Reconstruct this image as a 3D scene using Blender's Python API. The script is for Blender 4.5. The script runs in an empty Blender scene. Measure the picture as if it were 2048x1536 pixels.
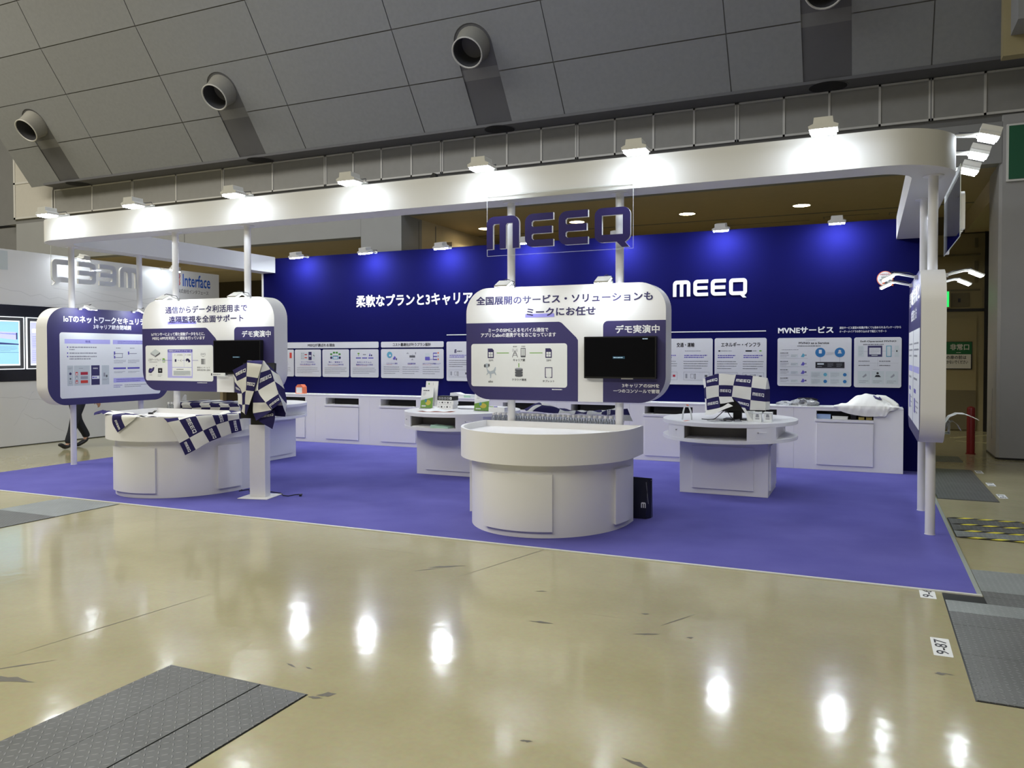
import bpy, bmesh, math, random
from math import pi, sin, cos, radians, hypot
from mathutils import Vector, Matrix
from mathutils.geometry import tessellate_polygon
random.seed(7)
SC = bpy.context.scene
COL = SC.collection

# ------------------------------------------------------------------ camera, world, exposure, hall light
cam_data = bpy.data.cameras.new('camera')
cam = bpy.data.objects.new('camera', cam_data)
COL.objects.link(cam)
cam_data.sensor_width = 36.0
cam_data.lens = 1582.845 / 2048 * 36.0
cam_data.shift_y = -(768 - 742.7) / 2048
YAW, PITCH, ROLL = -0.4218044, 0.0216949, -0.0011754
_f = Vector((sin(YAW) * cos(PITCH), cos(YAW) * cos(PITCH), -sin(PITCH)))
_r = Vector((cos(YAW), -sin(YAW), 0))
_u = _r.cross(_f)
_r2 = _r * cos(ROLL) + _u * sin(ROLL)
_u2 = _u * cos(ROLL) - _r * sin(ROLL)
cam.matrix_world = Matrix(((_r2.x, _u2.x, -_f.x, 0), (_r2.y, _u2.y, -_f.y, 0), (_r2.z, _u2.z, -_f.z, 1.67), (0, 0, 0, 1)))
cam_data.clip_end = 200
SC.camera = cam
SC.view_settings.view_transform = 'Standard'
SC.view_settings.look = 'None'
SC.view_settings.exposure = 0.12
SC.view_settings.gamma = 1.0
SC.view_settings.use_curve_mapping = False

world = bpy.data.worlds.new('hall_air')
SC.world = world
world.use_nodes = True
world.node_tree.nodes['Background'].inputs[0].default_value = (1.0, 0.96, 0.84, 1)
world.node_tree.nodes['Background'].inputs[1].default_value = 0.05

def area_light(name, loc, size, power, color, rot=(0, 0, 0)):
    d = bpy.data.lights.new(name, 'AREA')
    d.shape = 'RECTANGLE'; d.size, d.size_y = size
    d.energy = power; d.color = color
    o = bpy.data.objects.new(name, d); COL.objects.link(o)
    o.location = loc; o.rotation_euler = rot
    return o
HALL = (1.0, 0.95, 0.81)
area_light('hall_fill_light', (-17, 3.0, 12.0), (10, 5), 1500, HALL)  # unseen stand-ins for the hall's overhead lamps
area_light('hall_fill_light', (-23, 6.0, 12.0), (5, 8), 800, HALL)
area_light('hall_fill_light', (-3, -4, 8.5), (16, 4), 1180, HALL)  # unseen foreground fill, hung low to keep its light off the ceiling
area_light('hall_fill_light', (-7, 8.0, 9.9), (11, 2.5), 330, (0.84, 0.91, 1.0))  # added cool fill to brighten the booth, no lamp known there

# ------------------------------------------------------------------ materials
def lin(c):
    c = c / 255.0
    return c / 12.92 if c <= 0.04045 else ((c + 0.055) / 1.055) ** 2.4
MATS = {}
def mat(name, color, rough=0.5, metal=0.0, spec=0.5, noise=0.0, nscale=20.0, emit=0.0, ecol=None, bump=0.0, bscale=200.0):
    if name in MATS: return MATS[name]
    m = bpy.data.materials.new(name); m.use_nodes = True
    nt = m.node_tree; b = nt.nodes['Principled BSDF']
    c = (*color, 1)
    b.inputs['Base Color'].default_value = c
    b.inputs['Roughness'].default_value = rough
    b.inputs['Metallic'].default_value = metal
    b.inputs['Specular IOR Level'].default_value = spec
    if noise or bump:
        tc = nt.nodes.new('ShaderNodeTexCoord')
    if noise:
        n = nt.nodes.new('ShaderNodeTexNoise'); n.inputs['Scale'].default_value = nscale; n.inputs['Detail'].default_value = 4
        nt.links.new(tc.outputs['Object'], n.inputs['Vector'])
        mx = nt.nodes.new('ShaderNodeMix'); mx.data_type = 'RGBA'
        nt.links.new(n.outputs['Fac'], mx.inputs['Factor'])
        mx.inputs['A'].default_value = tuple(v * (1 - noise) for v in color) + (1,)
        mx.inputs['B'].default_value = tuple(min(1, v * (1 + noise)) for v in color) + (1,)
        nt.links.new(mx.outputs['Result'], b.inputs['Base Color'])
    if bump:
        n2 = nt.nodes.new('ShaderNodeTexNoise'); n2.inputs['Scale'].default_value = bscale
        nt.links.new(tc.outputs['Object'], n2.inputs['Vector'])
        bp = nt.nodes.new('ShaderNodeBump'); bp.inputs['Strength'].default_value = bump; bp.inputs['Distance'].default_value = 0.002
        nt.links.new(n2.outputs['Fac'], bp.inputs['Height']); nt.links.new(bp.outputs['Normal'], b.inputs['Normal'])
    if emit:
        b.inputs['Emission Color'].default_value = (*(ecol or color), 1)
        b.inputs['Emission Strength'].default_value = emit
    MATS[name] = m
    return m
def rgb(r, g, b): return (lin(r), lin(g), lin(b))

WHITE = mat('white_laminate', (0.80, 0.80, 0.81), 0.38, noise=0.015, nscale=3)
WHITEB = mat('white_painted_board', (0.80, 0.80, 0.80), 0.45, noise=0.02, nscale=2)
POLE = mat('white_powder_coat', (0.76, 0.76, 0.79), 0.35, noise=0.02)
NAVYW = mat('navy_wall_fabric', (0.0034, 0.0037, 0.068), 0.85, spec=0.08, noise=0.08, nscale=60)
NAVY = mat('navy_print', (0.036, 0.030, 0.125), 0.5, noise=0.03)
INK = mat('navy_ink', (0.030, 0.024, 0.105), 0.5, noise=0.03)
PAPER = mat('white_print', (0.80, 0.82, 0.82), 0.5, noise=0.015)
CARDW = mat('pale_board_print', (0.62, 0.63, 0.66), 0.5, noise=0.015)
LETTER = mat('white_lettering', (0.82, 0.83, 0.85), 0.5, noise=0.01)
LILAC = mat('lilac_print', rgb(178, 176, 232), 0.5, noise=0.02)
LILAC2 = mat('violet_print', rgb(96, 88, 178), 0.5, noise=0.02)
UNDER = mat('underline_violet_print', rgb(150, 146, 225), 0.5, noise=0.02)
GREY = mat('grey_print', rgb(196, 204, 206), 0.5, noise=0.02)
GREYD = mat('dark_grey_print', rgb(88, 90, 96), 0.5, noise=0.02)
GREYM = mat('mid_grey_print', rgb(150, 152, 160), 0.5, noise=0.02)
BLACKP = mat('black_print', rgb(28, 28, 36), 0.5, noise=0.02)
GREENP = mat('green_print', rgb(112, 172, 60), 0.5, noise=0.02)
GREEND = mat('leaf_green_print', rgb(72, 140, 60), 0.5, noise=0.03)
REDP = mat('red_print', rgb(205, 60, 48), 0.5, noise=0.02)
CRIM = mat('crimson_print', rgb(170, 30, 52), 0.5, noise=0.02)
BLUEP = mat('blue_print', rgb(38, 110, 168), 0.5, noise=0.02)
TEALP = mat('teal_print', rgb(90, 160, 185), 0.5, noise=0.02)
LOGOB = mat('bright_blue_print', rgb(30, 90, 190), 0.5, noise=0.02)
ORANGE = mat('orange_print', rgb(226, 120, 84), 0.5, noise=0.02)
YELLOWP = mat('yellow_print', rgb(225, 205, 90), 0.5, noise=0.02)
BLACK = mat('black_plastic', (0.008, 0.008, 0.009), 0.35, noise=0.05)
SCREEN = mat('black_glass_screen', (0.003, 0.003, 0.004), 0.12, noise=0.02)
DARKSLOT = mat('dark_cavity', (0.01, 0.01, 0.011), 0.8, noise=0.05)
TAUPE = mat('taupe_cavity_board', (0.30, 0.28, 0.25), 0.6, noise=0.05)
ALU = mat('grey_edge_tape', rgb(150, 156, 148), 0.45, noise=0.08, nscale=40)
ALUW = mat('pale_edge_trim', rgb(205, 206, 200), 0.4, noise=0.05)
LAMPW = mat('white_lamp_casting', (0.62, 0.62, 0.60), 0.4, noise=0.03)
STEEL = mat('bare_steel', (0.5, 0.5, 0.5), 0.35, metal=0.8, noise=0.05)
LENS = mat('lit_led_lens', (0.9, 0.95, 1.0), 0.3, emit=65.0, ecol=(0.85, 0.92, 1.0))
LENS3 = mat('lit_wall_led_lens', (0.9, 0.95, 1.0), 0.3, emit=240.0, ecol=(0.85, 0.92, 1.0))
LENS2 = mat('lit_small_led_lens', (0.9, 0.95, 1.0), 0.3, emit=60.0, ecol=(0.85, 0.92, 1.0))
DOWN = mat('lit_downlight', (1, 0.95, 0.8), 0.3, emit=7.0, ecol=(1.0, 0.93, 0.74))
CLOTHN = mat('navy_towel_cloth', (0.030, 0.026, 0.105), 0.9, spec=0.1, noise=0.15, nscale=250, bump=0.4, bscale=500)
CLOTHW = mat('white_towel_cloth', (0.74, 0.74, 0.71), 0.9, spec=0.1, noise=0.04, nscale=250, bump=0.4, bscale=500)
SHIRT = mat('white_cotton', (0.80, 0.80, 0.77), 0.9, spec=0.1, noise=0.03, nscale=300, bump=0.4, bscale=500)
CEIL = mat('grey_acoustic_panel', (0.255, 0.262, 0.275), 0.8, spec=0.2, noise=0.10, nscale=14)
CEILG = mat('dark_grey_groove', (0.105, 0.105, 0.115), 0.7, noise=0.06, nscale=8)
JOINT = mat('panel_joint_shadow_gap', (0.17, 0.17, 0.175), 0.8, noise=0.05)
CORN = mat('grey_cornice_panel', (0.24, 0.236, 0.225), 0.7, noise=0.08, nscale=6)
CORNF = mat('pale_cornice_frame', (0.50, 0.49, 0.47), 0.6, noise=0.04)
CORNL = mat('cornice_panel_lit_tone', (0.45, 0.43, 0.39), 0.7, noise=0.05)  # cornice grey turned pale beige to paint in the light on it
HWALL = mat('grey_hall_wall_panel', (0.27, 0.275, 0.28), 0.6, noise=0.04, nscale=3)
PILL = mat('grey_hall_pillar_panel', (0.34, 0.34, 0.345), 0.5, noise=0.04, nscale=3)
DKWALL = mat('dark_hall_wall', (0.16, 0.16, 0.16), 0.8, noise=0.08, nscale=4)
BROWN = mat('brown_soffit_board', (0.46, 0.375, 0.235), 0.7, noise=0.06, nscale=5)
TAN = mat('tan_soffit_board', (0.54, 0.46, 0.32), 0.7, noise=0.05, nscale=5)
OLIVE = mat('olive_door_paint', (0.33, 0.28, 0.15), 0.5, noise=0.05, nscale=4)
OLIVED = mat('dark_olive_door_paint', (0.16, 0.135, 0.075), 0.5, noise=0.05, nscale=4)
DKBROWN = mat('dark_brown_wall_panel', (0.055, 0.042, 0.022), 0.7, noise=0.1, nscale=6)
NOZ = mat('grey_duct_metal', (0.30, 0.29, 0.26), 0.45, metal=0.2, noise=0.06)
NOZR = mat('pale_duct_rim', (0.55, 0.54, 0.51), 0.45, noise=0.04)
EXITG = mat('exit_green', (0.004, 0.10, 0.045), 0.5, noise=0.03)
EXITW = mat('exit_sign_white', (0.72, 0.72, 0.70), 0.5, noise=0.02)
GLOWG = mat('lit_green_exit_panel', (0.05, 0.8, 0.25), 0.4, emit=1.1, ecol=(0.02, 0.75, 0.14))
RED = mat('dark_red_bollard_paint', (0.20, 0.008, 0.008), 0.4, noise=0.08)
BOOTHW = mat('white_neighbour_wall', (0.74, 0.74, 0.74), 0.35, noise=0.03, nscale=1.2)
NBBLACK = mat('black_gloss_band', (0.012, 0.013, 0.018), 0.25, noise=0.05)
POSTC = mat('lit_cyan_poster', rgb(150, 215, 240), 0.4, emit=0.75, ecol=rgb(165, 215, 240))
POSTL = mat('lit_lilac_poster', rgb(200, 200, 240), 0.4, emit=0.75, ecol=rgb(200, 205, 245))
POSTE = mat('lit_white_poster_margin', (0.9, 0.95, 1), 0.4, emit=1.1, ecol=(0.9, 0.97, 1.0))
PBLUE = mat('poster_blue_ink', rgb(70, 80, 150), 0.5, emit=0.25, ecol=rgb(80, 90, 160))
SKIN = mat('skin', (0.52, 0.30, 0.21), 0.5, noise=0.04)
TROUS = mat('black_suit_cloth', (0.010, 0.012, 0.020), 0.8, noise=0.15, nscale=80)
SHOE = mat('black_leather', (0.008, 0.007, 0.007), 0.35, noise=0.1)
HAIR = mat('black_hair', (0.012, 0.010, 0.009), 0.5, noise=0.1)
CORDM = mat('black_cord_rubber', (0.012, 0.012, 0.02), 0.6, noise=0.1)
GOLDB = mat('gold_box_card', rgb(190, 172, 96), 0.5, noise=0.04)
BLUEBOX = mat('pale_blue_box_card', rgb(150, 175, 215), 0.5, noise=0.04)
MINT = mat('mint_paper', rgb(170, 205, 185), 0.6, noise=0.04)
LIMEG = mat('lime_green_print', rgb(130, 175, 80), 0.5, noise=0.08, nscale=30)
TAPEY = mat('yellow_hazard_tape', rgb(235, 225, 70), 0.5, noise=0.05)
TAPEK = mat('black_hazard_tape', rgb(40, 36, 36), 0.5, noise=0.05)
CAPW = mat('white_bottle_cap', (0.82, 0.82, 0.82), 0.4, noise=0.02)
LABELW = mat('white_bottle_label', (0.75, 0.77, 0.78), 0.5, noise=0.02)
NAVYBAG = mat('navy_bag_laminate', (0.006, 0.007, 0.022), 0.3, noise=0.08)
TSKIN = mat('pale_hallside_paper', (0.8, 0.8, 0.8), 0.6, noise=0.02)

def clear_mat(name, tint, ior=1.45, rough=0.02, dens=0.0):
    m = bpy.data.materials.new(name); m.use_nodes = True
    nt = m.node_tree; nt.nodes.clear()
    out = nt.nodes.new('ShaderNodeOutputMaterial')
    tr = nt.nodes.new('ShaderNodeBsdfTransparent'); tr.inputs[0].default_value = (*tint, 1)
    gl = nt.nodes.new('ShaderNodeBsdfGlossy'); gl.inputs['Roughness'].default_value = rough
    fr = nt.nodes.new('ShaderNodeFresnel'); fr.inputs['IOR'].default_value = ior
    mx = nt.nodes.new('ShaderNodeMixShader')
    nt.links.new(fr.outputs[0], mx.inputs[0]); nt.links.new(tr.outputs[0], mx.inputs[1]); nt.links.new(gl.outputs[0], mx.inputs[2])
    last = mx
    if dens:
        df = nt.nodes.new('ShaderNodeBsdfDiffuse'); df.inputs[0].default_value = (0.85, 0.87, 0.9, 1)
        m2 = nt.nodes.new('ShaderNodeMixShader')
        ns = nt.nodes.new('ShaderNodeTexNoise'); ns.inputs['Scale'].default_value = 30
        mp = nt.nodes.new('ShaderNodeMath'); mp.operation = 'MULTIPLY'; mp.inputs[1].default_value = dens * 2
        nt.links.new(ns.outputs['Fac'], mp.inputs[0]); nt.links.new(mp.outputs[0], m2.inputs[0])
        nt.links.new(mx.outputs[0], m2.inputs[1]); nt.links.new(df.outputs[0], m2.inputs[2]); last = m2
    nt.links.new(last.outputs[0], out.inputs[0])
    MATS[name] = m
    return m
ACRYL = clear_mat('clear_acrylic', (0.985, 0.99, 0.99), ior=1.12)
ACRED = mat('bright_acrylic_edge', (0.70, 0.74, 0.74), 0.3, noise=0.02)
PET = clear_mat('clear_bottle_plastic', (0.86, 0.90, 0.92), dens=0.16)
POLY = clear_mat('clear_polythene', (0.9, 0.92, 0.94), rough=0.15, dens=0.30)

def floor_mat():
    m = bpy.data.materials.new('polished_beige_concrete'); m.use_nodes = True
    nt = m.node_tree; b = nt.nodes['Principled BSDF']; L = nt.links
    tc = nt.nodes.new('ShaderNodeTexCoord')
    n1 = nt.nodes.new('ShaderNodeTexNoise'); n1.inputs['Scale'].default_value = 0.9; n1.inputs['Detail'].default_value = 6; n1.inputs['Roughness'].default_value = 0.6
    n2 = nt.nodes.new('ShaderNodeTexNoise'); n2.inputs['Scale'].default_value = 35; n2.inputs['Detail'].default_value = 5
    for n in (n1, n2): L.new(tc.outputs['Object'], n.inputs['Vector'])
    r1 = nt.nodes.new('ShaderNodeValToRGB')
    r1.color_ramp.elements[0].position = 0.3; r1.color_ramp.elements[0].color = (0.425, 0.390, 0.232, 1)
    r1.color_ramp.elements[1].position = 0.7; r1.color_ramp.elements[1].color = (0.515, 0.475, 0.298, 1)
    L.new(n1.outputs['Fac'], r1.inputs['Fac'])
    mx = nt.nodes.new('ShaderNodeMix'); mx.data_type = 'RGBA'; mx.blend_type = 'MULTIPLY'; mx.inputs['Factor'].default_value = 0.18
    L.new(r1.outputs['Color'], mx.inputs['A']); L.new(n2.outputs['Color'], mx.inputs['B'])
    # thin scratches: stretched noise, thresholded
    mp = nt.nodes.new('ShaderNodeMapping'); mp.inputs['Scale'].default_value = (0.7, 26, 1); mp.inputs['Rotation'].default_value = (0, 0, 0.6)
    L.new(tc.outputs['Object'], mp.inputs['Vector'])
    n3 = nt.nodes.new('ShaderNodeTexNoise'); n3.inputs['Scale'].default_value = 1.0; n3.inputs['Detail'].default_value = 8
    L.new(mp.outputs[0], n3.inputs['Vector'])
    r3 = nt.nodes.new('ShaderNodeValToRGB')
    r3.color_ramp.elements[0].position = 0.24; r3.color_ramp.elements[0].color = (0.62, 0.6, 0.56, 1)
    r3.color_ramp.elements[1].position = 0.30; r3.color_ramp.elements[1].color = (1, 1, 1, 1)
    L.new(n3.outputs['Fac'], r3.inputs['Fac'])
    m2 = nt.nodes.new('ShaderNodeMix'); m2.data_type = 'RGBA'; m2.blend_type = 'MULTIPLY'; m2.inputs['Factor'].default_value = 0.8
    L.new(mx.outputs['Result'], m2.inputs['A']); L.new(r3.outputs['Color'], m2.inputs['B'])
    L.new(m2.outputs['Result'], b.inputs['Base Color'])
    mr = nt.nodes.new('ShaderNodeMapRange'); mr.inputs['To Min'].default_value = 0.085; mr.inputs['To Max'].default_value = 0.15
    L.new(n1.outputs['Fac'], mr.inputs['Value']); L.new(mr.outputs[0], b.inputs['Roughness'])
    n4 = nt.nodes.new('ShaderNodeTexNoise'); n4.inputs['Scale'].default_value = 6; n4.inputs['Detail'].default_value = 2
    L.new(tc.outputs['Object'], n4.inputs['Vector'])
    bp = nt.nodes.new('ShaderNodeBump'); bp.inputs['Strength'].default_value = 0.12; bp.inputs['Distance'].default_value = 0.01
    L.new(n4.outputs['Fac'], bp.inputs['Height']); L.new(bp.outputs['Normal'], b.inputs['Normal'])
    b.inputs['Specular IOR Level'].default_value = 0.6
    return m
FLOOR = floor_mat()

def carpet_mat():
    m = bpy.data.materials.new('violet_blue_needle_carpet'); m.use_nodes = True
    nt = m.node_tree; b = nt.nodes['Principled BSDF']; L = nt.links
    tc = nt.nodes.new('ShaderNodeTexCoord')
    n1 = nt.nodes.new('ShaderNodeTexNoise'); n1.inputs['Scale'].default_value = 1.6; n1.inputs['Detail'].default_value = 5
    n2 = nt.nodes.new('ShaderNodeTexNoise'); n2.inputs['Scale'].default_value = 320; n2.inputs['Detail'].default_value = 3
    for n in (n1, n2): L.new(tc.outputs['Object'], n.inputs['Vector'])
    r1 = nt.nodes.new('ShaderNodeValToRGB')
    r1.color_ramp.elements[0].position = 0.3; r1.color_ramp.elements[0].color = (0.130, 0.124, 0.440, 1)
    r1.color_ramp.elements[1].position = 0.7; r1.color_ramp.elements[1].color = (0.168, 0.160, 0.520, 1)
    L.new(n1.outputs['Fac'], r1.inputs['Fac'])
    mx = nt.nodes.new('ShaderNodeMix'); mx.data_type = 'RGBA'; mx.blend_type = 'MULTIPLY'; mx.inputs['Factor'].default_value = 0.45
    L.new(r1.outputs['Color'], mx.inputs['A']); L.new(n2.outputs['Color'], mx.inputs['B'])
    L.new(mx.outputs['Result'], b.inputs['Base Color'])
    b.inputs['Roughness'].default_value = 0.95; b.inputs['Specular IOR Level'].default_value = 0.1
    bp = nt.nodes.new('ShaderNodeBump'); bp.inputs['Strength'].default_value = 0.5; bp.inputs['Distance'].default_value = 0.003
    L.new(n2.outputs['Fac'], bp.inputs['Height']); L.new(bp.outputs['Normal'], b.inputs['Normal'])
    return m
CARPET = carpet_mat()

def plate_mat(name, base, rough):
    """checker plate: raised lozenges alternating at +-45 degrees"""
    m = bpy.data.materials.new(name); m.use_nodes = True
    nt = m.node_tree; b = nt.nodes['Principled BSDF']; L = nt.links
    def M(op, a, c=None, v=None):
        n = nt.nodes.new('ShaderNodeMath'); n.operation = op
        L.new(a, n.inputs[0])
        if c is not None: L.new(c, n.inputs[1])
        elif v is not None: n.inputs[1].default_value = v
        return n.outputs[0]
    tc = nt.nodes.new('ShaderNodeTexCoord'); sp = nt.nodes.new('ShaderNodeSeparateXYZ')
    L.new(tc.outputs['Object'], sp.inputs[0])
    u = M('MULTIPLY', sp.outputs['X'], v=26.0); w = M('MULTIPLY', sp.outputs['Y'], v=26.0)
    fu, fw = M('FLOOR', u), M('FLOOR', w)
    par = M('FLOORED_MODULO', M('ADD', fu, fw), v=2.0)
    lx = M('SUBTRACT', M('SUBTRACT', u, fu), v=0.5); ly = M('SUBTRACT', M('SUBTRACT', w, fw), v=0.5)
    a, c = M('ADD', lx, ly), M('SUBTRACT', lx, ly)
    d1 = M('ADD', M('POWER', M('ABSOLUTE', M('DIVIDE', a, v=0.62)), v=2.0), M('POWER', M('ABSOLUTE', M('DIVIDE', c, v=0.17)), v=2.0))
    d2 = M('ADD', M('POWER', M('ABSOLUTE', M('DIVIDE', c, v=0.62)), v=2.0), M('POWER', M('ABSOLUTE', M('DIVIDE', a, v=0.17)), v=2.0))
    mx = nt.nodes.new('ShaderNodeMix'); L.new(par, mx.inputs['Factor']); L.new(d1, mx.inputs['A']); L.new(d2, mx.inputs['B'])
    h = nt.nodes.new('ShaderNodeMapRange'); h.inputs['From Min'].default_value = 1.0; h.inputs['From Max'].default_value = 0.35
    L.new(mx.outputs['Result'], h.inputs['Value'])
    bp = nt.nodes.new('ShaderNodeBump'); bp.inputs['Strength'].default_value = 0.9; bp.inputs['Distance'].default_value = 0.004
    L.new(h.outputs[0], bp.inputs['Height']); L.new(bp.outputs['Normal'], b.inputs['Normal'])
    n = nt.nodes.new('ShaderNodeTexNoise'); n.inputs['Scale'].default_value = 3; n.inputs['Detail'].default_value = 5
    L.new(tc.outputs['Object'], n.inputs['Vector'])
    cr = nt.nodes.new('ShaderNodeValToRGB')
    cr.color_ramp.elements[0].color = tuple(v * 0.7 for v in base) + (1,); cr.color_ramp.elements[1].color = tuple(v * 1.3 for v in base) + (1,)
    L.new(n.outputs['Fac'], cr.inputs['Fac'])
    m2 = nt.nodes.new('ShaderNodeMix'); m2.data_type = 'RGBA'; m2.blend_type = 'ADD'
    hh = M('MULTIPLY', h.outputs[0], v=0.22)  # highlight on the raised lozenges mixed into the base colour
    L.new(hh, m2.inputs['Factor']); L.new(cr.outputs['Color'], m2.inputs['A']); m2.inputs['B'].default_value = (0.6, 0.6, 0.6, 1)
    L.new(m2.outputs['Result'], b.inputs['Base Color'])
    b.inputs['Metallic'].default_value = 0.35; b.inputs['Roughness'].default_value = rough
    MATS[name] = m
    return m
PLATE = plate_mat('dark_checker_plate', (0.15, 0.154, 0.15), 0.42)
PLATEL = plate_mat('bare_checker_plate', (0.31, 0.335, 0.33), 0.38)  # paler copy of the plate, the strips' reflection put into the colour

# ------------------------------------------------------------------ mesh helpers
class MB:
    """collects faces with materials and links them as ONE mesh object"""
    def __init__(s): s.v, s.f, s.m, s.mats = [], [], [], []
    def mi(s, m):
        if m not in s.mats: s.mats.append(m)
        return s.mats.index(m)
    def add(s, verts, faces, m):
        o = len(s.v); k = s.mi(m)
        s.v += [tuple(p) for p in verts]
        for f in faces: s.f.append(tuple(o + i for i in f)); s.m.append(k)
    def quad(s, a, b, c, d, m): s.add([a, b, c, d], [(0, 1, 2, 3)], m)
    def box(s, x0, x1, y0, y1, z0, z1, m):
        s.add([(x0, y0, z0), (x1, y0, z0), (x1, y1, z0), (x0, y1, z0), (x0, y0, z1), (x1, y0, z1), (x1, y1, z1), (x0, y1, z1)],
              [(0, 3, 2, 1), (4, 5, 6, 7), (0, 1, 5, 4), (1, 2, 6, 5), (2, 3, 7, 6), (3, 0, 4, 7)], m)
    def obox(s, c, ax, ay, az, m):
        """box round centre c with half-axis vectors"""
        c, ax, ay, az = Vector(c), Vector(ax), Vector(ay), Vector(az)
        P = [c + i * ax + j * ay + k * az for k in (-1, 1) for j in (-1, 1) for i in (-1, 1)]
        s.add(P, [(0, 2, 3, 1), (4, 5, 7, 6), (0, 1, 5, 4), (1, 3, 7, 5), (3, 2, 6, 7), (2, 0, 4, 6)], m)
    def cap(s, loops, O, U, V, m, flip=False):
        vv = [Vector((a, b, 0)) for l in loops for a, b in l]
        tris = tessellate_polygon([[Vector((a, b, 0)) for a, b in l] for l in loops])
        P = [O + U * p.x + V * p.y for p in vv]
        fs = []
        for t in tris:
            a, b, c = (vv[i] for i in t)
            cr = (b.x - a.x) * (c.y - a.y) - (b.y - a.y) * (c.x - a.x)
            t = tuple(t) if cr > 0 else tuple(reversed(t))
            fs.append(tuple(reversed(t)) if flip else t)
        s.add(P, fs, m)
    def prism(s, loops, O, U, V, N, d, m, mside=None, mback=None, back=True):
        """extrude polygon loops (outer first) from O+N*d (front) to O (back)"""
        O, U, V, N = Vector(O), Vector(U), Vector(V), Vector(N)
        s.cap(loops, O + N * d, U, V, m)
        if back: s.cap(loops, O, U, V, mback or mside or m, True)
        for k, l in enumerate(loops):
            ar = sum(l[i][0] * l[(i + 1) % len(l)][1] - l[(i + 1) % len(l)][0] * l[i][1] for i in range(len(l)))
            if (ar > 0) != (k == 0): l = list(reversed(l))
            n = len(l)
            P = [O + U * a + V * b for a, b in l] + [O + N * d + U * a + V * b for a, b in l]
            s.add(P, [(i, (i + 1) % n, n + (i + 1) % n, n + i) for i in range(n)], mside or m)
    def zprism(s, loop, z0, z1, m, holes=()):
        s.prism([loop] + list(holes), (0, 0, z0), (1, 0, 0), (0, 1, 0), (0, 0, 1), z1 - z0, m)
    def tube(s, pts, r, m, n=10, caps=True):
        pts = [Vector(p) for p in pts]
        rr = r if isinstance(r, (list, tuple)) else [r] * len(pts)
        rings = []
        prev = None
        for i, p in enumerate(pts):
            t = (pts[min(i + 1, len(pts) - 1)] - pts[max(i - 1, 0)]).normalized()
            a = prev if prev is not None else (Vector((0, 0, 1)) if abs(t.z) < 0.9 else Vector((1, 0, 0)))
            x = (a - t * a.dot(t)).normalized(); y = t.cross(x); prev = x
            rings.append([p + (x * cos(2 * pi * k / n) + y * sin(2 * pi * k / n)) * rr[i] for k in range(n)])
        V = [q for R in rings for q in R]
        F = [(i * n + k, i * n + (k + 1) % n, (i + 1) * n + (k + 1) % n, (i + 1) * n + k) for i in range(len(pts) - 1) for k in range(n)]
        if caps: F += [tuple(reversed(range(n))), tuple(range((len(pts) - 1) * n, len(pts) * n))]
        s.add(V, F, m)
    def lathe(s, prof, O, m, n=16, axis=None, caps=True):
        """prof: (radius, height) from bottom up, about the axis (default z)"""
        O = Vector(O); A = Vector(axis or (0, 0, 1)).normalized()
        x = Vector((1, 0, 0)) if abs(A.x) < 0.9 else Vector((0, 1, 0))
        x = (x - A * x.dot(A)).normalized(); y = A.cross(x)
        V = [O + A * h + (x * cos(2 * pi * k / n) + y * sin(2 * pi * k / n)) * r for r, h in prof for k in range(n)]
        F = [(i * n + k, i * n + (k + 1) % n, (i + 1) * n + (k + 1) % n, (i + 1) * n + k) for i in range(len(prof) - 1) for k in range(n)]
        if caps: F += [tuple(reversed(range(n))), tuple(range((len(prof) - 1) * n, len(prof) * n))]
        s.add(V, F, m)
    def build(s, name, parent=None, world=True, smooth=30, bevel=0, solid=0):
        off = Vector((0, 0, 0))
        if world and parent is not None:
            p = parent
            while p is not None: off += p.location; p = p.parent
        me = bpy.data.meshes.new(name)
        me.from_pydata([tuple(Vector(v) - off) for v in s.v], [], s.f)
        for m in s.mats: me.materials.append(m)
        me.polygons.foreach_set('material_index', s.m)
        if smooth:
            me.polygons.foreach_set('use_smooth', [True] * len(me.polygons))
            me.set_sharp_from_angle(angle=radians(smooth))
        me.update()
        o = bpy.data.objects.new(name, me); COL.objects.link(o)
        if parent is not None: o.parent = parent
        if bevel:
            b = o.modifiers.new('edge', 'BEVEL'); b.width = bevel; b.segments = 2; b.limit_method = 'ANGLE'
        if solid:
            b = o.modifiers.new('thickness', 'SOLIDIFY'); b.thickness = solid; b.offset = 0
        return o

def tag(o, label=None, cat=None, group=None, kind=None):
    if label: o['label'] = label
    if cat: o['category'] = cat
    if group: o['group'] = group
    if kind: o['kind'] = kind
    return o
def thing(name, label, cat, loc=(0, 0, 0), rotz=0, group=None):
    o = bpy.data.objects.new(name, None); COL.objects.link(o)
    o.empty_display_size = 0.1
    o.location = loc; o.rotation_euler = (0, 0, rotz)
    return tag(o, label, cat, group)
def dup(root, loc, label, rotz=None):
    r = root.copy(); COL.objects.link(r); r.location = loc
    if rotz is not None: r.rotation_euler = (0, 0, rotz)
    r['label'] = label
    for ch in list(root.children):
        c = ch.copy(); COL.objects.link(c); c.parent = r
        for g in list(ch.children):
            d = g.copy(); COL.objects.link(d); d.parent = c
    return r
def struct(name, mb, label=None, **k):
    o = mb.build(name, **k); o['kind'] = 'structure'
    if label: o['label'] = label
    return o

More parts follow.
